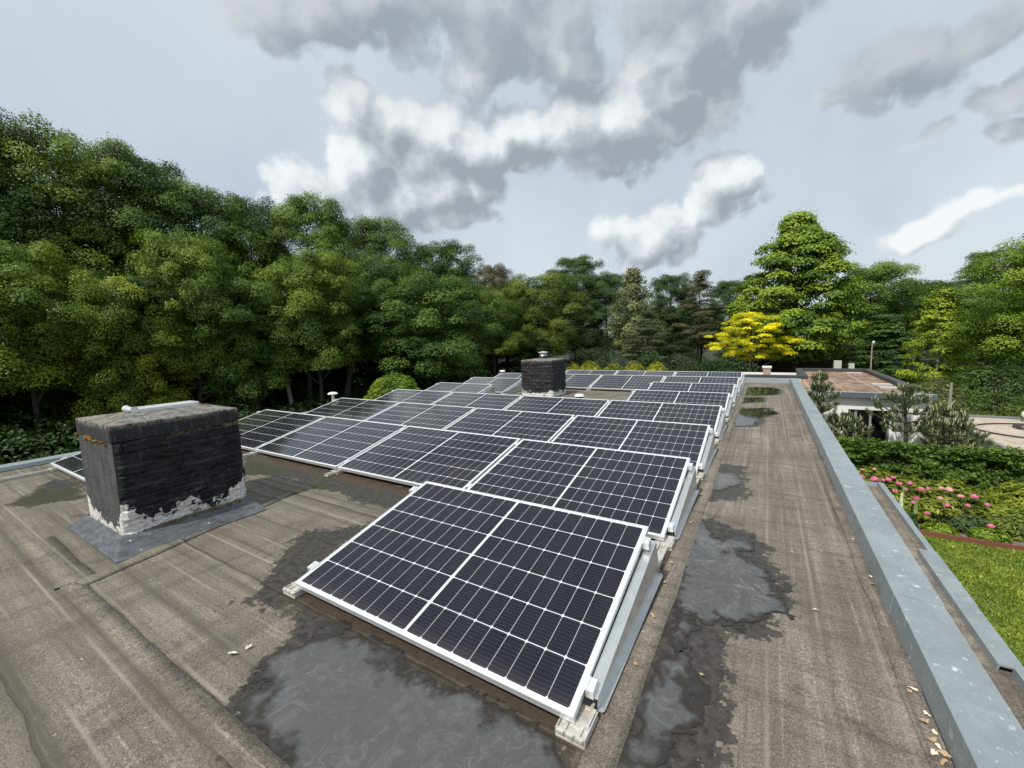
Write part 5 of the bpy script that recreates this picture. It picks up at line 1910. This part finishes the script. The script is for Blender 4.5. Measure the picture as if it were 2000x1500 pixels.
WY = 16.92
b = MB()
nbx(b, -1.5, 3.02, WY, WY + 0.25, GROUND, -0.90)
nbx(b, 4.12, 5.05, WY, WY + 0.25, GROUND, -0.90)
nbx(b, 3.02, 4.12, WY, WY + 0.25, -1.34, -0.90)
nbx(b, 4.80, 5.05, WY + 0.25, 26.4, GROUND, -0.90)
nbx(b, -1.5, -1.25, WY + 0.25, 22.0, GROUND, -0.90)
nbx(b, -1.25, 4.80, 26.2, 26.4, GROUND, -0.90)
b.build('wall', MATS['white_render'], nb)
b = MB()
nbx(b, -1.5, 5.12, 16.74, 22.0, -0.896, -0.82)
nbx(b, 2.2, 5.12, 22.0, 26.4, -0.896, -0.82)
b.build('roof', MATS['brown_roof'], nb)
b = MB()
nbx(b, -1.55, 5.17, 16.70, 16.74, -0.90, -0.735)
nbx(b, 5.12, 5.17, 16.74, 26.4, -0.90, -0.82)
b.build('fascia', MATS['fascia_blue'], nb)
b = MB()
nbx(b, -1.55, 5.17, 16.69, 16.86, -0.735, -0.722)
b.build('front_trim', MATS['door_frame'], nb)
b = MB()
nbx(b, -1.5, 2.2, 22.0, 22.28, -0.82, -0.66)
nbx(b, 1.95, 2.2, 22.28, 26.4, -0.82, -0.66)
nbx(b, 1.95, 5.12, 26.4, 26.75, -0.82, -0.66)
nbx(b, 4.85, 5.12, 18.6, 26.4, -0.82, -0.662)
b.build('coping', MATS['coping_dark'], nb)
dr = MB()
nbx(dr, 3.02, 3.10, WY + 0.06, WY + 0.14, GROUND, -1.34)
nbx(dr, 3.20, 3.27, WY + 0.06, WY + 0.14, GROUND, -1.34)
nbx(dr, 3.60, 3.66, WY + 0.06, WY + 0.14, GROUND, -1.34)
nbx(dr, 4.06, 4.12, WY + 0.06, WY + 0.14, GROUND, -1.34)
door = dr.build('door', MATS['door_frame'], nb)
pn = MB()
nbx(pn, 3.10, 3.20, WY + 0.09, WY + 0.11, GROUND, -1.34)
nbx(pn, 3.27, 3.60, WY + 0.09, WY + 0.11, GROUND, -1.34)
nbx(pn, 3.66, 4.06, WY + 0.09, WY + 0.11, GROUND, -1.34)
pn.build('pane', MATS['dark_pane'], door)
rm = MB()
nbx(rm, 2.9, 4.3, WY + 1.2, WY + 1.25, GROUND, -1.0)
rm.build('inner_wall', MATS['brown_wall'], nb)
for (sx_, sy_q) in ((4.35, 25.6), (4.45, 20.3), (4.50, 19.2)):
    s_ = MB()
    nbx(s_, sx_ - 0.3, sx_ + 0.3, sy_q - 0.2, sy_q + 0.2, -0.818, -0.775)
    s_.build('roof_slab', MATS['slab_grey'], nb)
nbv = MB()
nbx(nbv, 1.62, 1.86, 20.6, 20.85, -0.82, -0.70)
nbv.build('roof_outlet', MATS['slab_grey'], nb)

# brick stack with pale cap behind the dark coping
t = empty('brick_chimney', (0.58, 23.6, GROUND))
tag(t, 'small brick stack with a pale cap behind the dark coping, next to the golden tree', 'chimney')
MB().box(-0.17, 0.17, -0.17, 0.17, 0, 2.86).build('stack', MATS['brick_stack'], t)
MB().box(-0.21, 0.21, -0.21, 0.21, 2.862, 2.96).build('cap', MATS['white_plastic'], t, bevel=0.01)
for i, (x, zt) in enumerate(((4.0, -0.10), (4.62, -0.27))):
    t = empty('roof_box', (x, 28.5, GROUND))
    tag(t, 'larger pale box standing behind the brown roof' if i == 0 else 'smaller pale box standing behind the brown roof', 'roof box', 'pale boxes behind the brown roof')
    MB().box(-0.17 + 0.05 * i, 0.17 - 0.05 * i, -0.17, 0.17, 0, zt - GROUND - 0.25).build('body', MATS['slab_grey'], t, bevel=0.01)

# dark garden wall and pale low wall beneath the bright tree
t = empty('garden_wall', (3.2, 46.5, GROUND))
tag(t, 'dark brown garden wall in the shade under the tall bright tree', 'wall')
MB().box(-4.0, 4.5, -0.1, 0.1, 0, 2.0).build('boards', MATS['brown_wall'], t)
t = empty('low_wall', (3.4, 36.5, GROUND))
tag(t, 'low pale wall in front of the dark garden wall', 'wall')
MB().box(-2.0, 2.4, -0.1, 0.1, 0, 1.15).build('wall_body', MATS['brown_wall'], t)
MB().box(-2.03, 2.43, -0.13, 0.13, 1.152, 1.35).build('wall_top', MATS['pale_wall'], t)

# lamp post
t = empty('lamp_post', (5.38, 28.0, GROUND))
tag(t, 'thin lamp post with a small head against the dark trees', 'lamp post')
MB().tube([(0, 0, 0), (0, 0, 3.7), (0.02, 0, 3.95)], [0.04, 0.03, 0.025], 8).build('pole', MATS['lamp_metal'], t)
MB().lathe([(0.03, 3.9), (0.065, 3.95), (0.06, 4.02), (0.02, 4.04)], (0.05, 0, 0), 12).build('lamp_head', MATS['white_plastic'], t, smooth=True)

# raised terrace with hoses
TZ = -2.95
b = MB()
b.box(7.95, 22, 18.0, 26.8, TZ - 0.05, TZ)
o = b.build('terrace', MATS['terrace_paving'])
tag(o, 'raised paved terrace', kind='structure')
b = MB()
b.box(7.80, 7.945, 18.0, 27.0, GROUND - 0.05, TZ + 0.015)
b.box(7.945, 22, 26.8, 27.0, GROUND - 0.05, TZ + 0.10)
o = b.build('terrace_kerb', MATS['terrace_kerb'])
tag(o, 'grey kerb around the raised terrace', kind='structure')


def hose(name, loops, r, label):
    b = MB()
    for (cx, cy_q, a, bb, ph, turns, zo) in loops:
        pts = []
        n = int(36 * turns)
        for i in range(n + 1):
            th = ph + 2 * math.pi * i / 36
            f = 1 + 0.04 * math.sin(th * 2.3 + ph) - 0.02 * i / 36
            pts.append((cx + a * f * math.cos(th), cy_q + bb * f * math.sin(th), TZ + r + 0.004 + zo + 0.01 * (i / 36)))
        b.tube(pts, r, 6)
    o = b.build(name, MATS['hose_rubber'], smooth=True)
    return tag(o, label, 'hose', 'black hoses on the terrace')


hose('garden_hose', [(10.4, 23.6, 2.2, 1.9, 0.3, 1.15, 0)], 0.03, 'single wide loop of black hose on the terrace')
hose('garden_hose', [(10.9, 24.3, 1.35, 1.0, 2.0, 2.3, 0.03), (12.2, 23.9, 1.5, 0.9, 1.0, 1.4, 0.06)], 0.03, 'several tight coils of black hose on the terrace')
hose('garden_hose', [(11.5, 21.9, 1.8, 0.9, 1.2, 2.2, 0.0)], 0.045, 'thick bundle of black hose at the terrace front')
t = empty('stone_weight', (8.75, 19.9, TZ))
tag(t, 'small black block at the end of the hoses', 'block')
MB().box(-0.22, 0.22, -0.13, 0.13, 0.002, 0.2).build('body', MATS['hose_rubber'], t, bevel=0.03)
t = empty('plant_pot', (10.6, 26.2, TZ))
tag(t, 'white rounded pot on a grey base at the back of the terrace', 'pot')
MB().lathe([(0.16, 0.0), (0.18, 0.14), (0.15, 0.16)], n=16).build('base', MATS['slab_grey'], t, smooth=True)
MB().lathe([(0.13, 0.161), (0.24, 0.26), (0.25, 0.40), (0.18, 0.50), (0.14, 0.49)], n=18).build('bowl', MATS['white_plastic'], t, smooth=True)


# ------------------------------------------------------------------ loose litter on the roof
def litter(name, x, y, size, material, label, cat, group, rot, z=0.012):
    rg = np.random.default_rng(int(abs(x * 733 + y * 311) * 10))
    n = 9
    th = np.linspace(0, 2 * math.pi, n, endpoint=False)
    rr = size * (0.55 + 0.5 * rg.random(n))
    V = [(0, 0, 0.006 * rg.random())] + [(rr[i] * math.cos(th[i]), 0.5 * rr[i] * math.sin(th[i]), 0.004 + 0.016 * rg.random() * size / 0.03) for i in range(n)]
    V2 = [(a, b_, c - 0.0015) for a, b_, c in V]
    F = [(0, i + 1, (i + 1) % n + 1) for i in range(n)] + [(n + 1, n + 1 + (i + 1) % n + 1, n + 1 + i + 1) for i in range(n)]
    F += [(i + 1, n + 1 + i + 1, n + 1 + (i + 1) % n + 1, (i + 1) % n + 1) for i in range(n)]
    o = link_mesh(name, np_mesh(name, V + V2, F, MATS[material]))
    o.location = (x, y, z)
    o.rotation_euler = (0, 0, rot)
    return tag(o, label, cat, group)


rg = np.random.default_rng(77)
spots = [(1.075, 0.82), (1.06, 0.80), (1.085, 0.70), (1.07, 0.66), (1.085, 0.62), (1.07, 0.58), (1.08, 0.56), (1.085, 0.53), (1.06, 0.52), (1.08, 0.5), (1.09, 1.7), (1.085, 1.62), (1.08, 2.2), (1.09, 2.9)]
for i, (x, y) in enumerate(spots):
    litter('dry_leaf', x, y, 0.011 + 0.011 * rg.random(), 'dry_leaf' if i % 2 else 'pale_flake', 'dry curled leaf caught against the inner foot of the zinc edging', 'leaf', 'dry leaves along the zinc edging', rg.random() * 6, 0.014)
spots = [(0.10, 1.98), (0.085, 1.33), (0.09, 4.75), (0.11, 4.95), (0.10, 5.1), (0.08, 4.6), (0.12, 5.3), (0.10, 3.4), (0.09, 1.1), (0.11, 0.42), (0.36, 0.50), (0.09, 2.6), (0.10, 0.78)]
for i, (x, y) in enumerate(spots):
    litter('dry_leaf', x, y, 0.014 + 0.010 * rg.random(), 'dry_leaf', 'dry brown leaf lying beside the walkway end of the panel rail', 'leaf', 'dry leaves along the panel rail', rg.random() * 6, 0.010)
litter('bark_chip', -1.52, -0.42, 0.026, 'pale_flake', 'longer pale chip of bark on the felt near the large puddle', 'bark chip', 'pale chips near the large puddle', 0.6, 0.006)
litter('bark_chip', -1.50, -0.36, 0.020, 'pale_flake', 'smaller pale chip of bark on the felt near the large puddle', 'bark chip', 'pale chips near the large puddle', 1.3, 0.006)
litter('bark_chip', 0.80, 1.22, 0.016, 'pale_flake', 'pale chip lying alone on the walkway beyond the swirled puddle', 'bark chip', None, 0.3, 0.008)
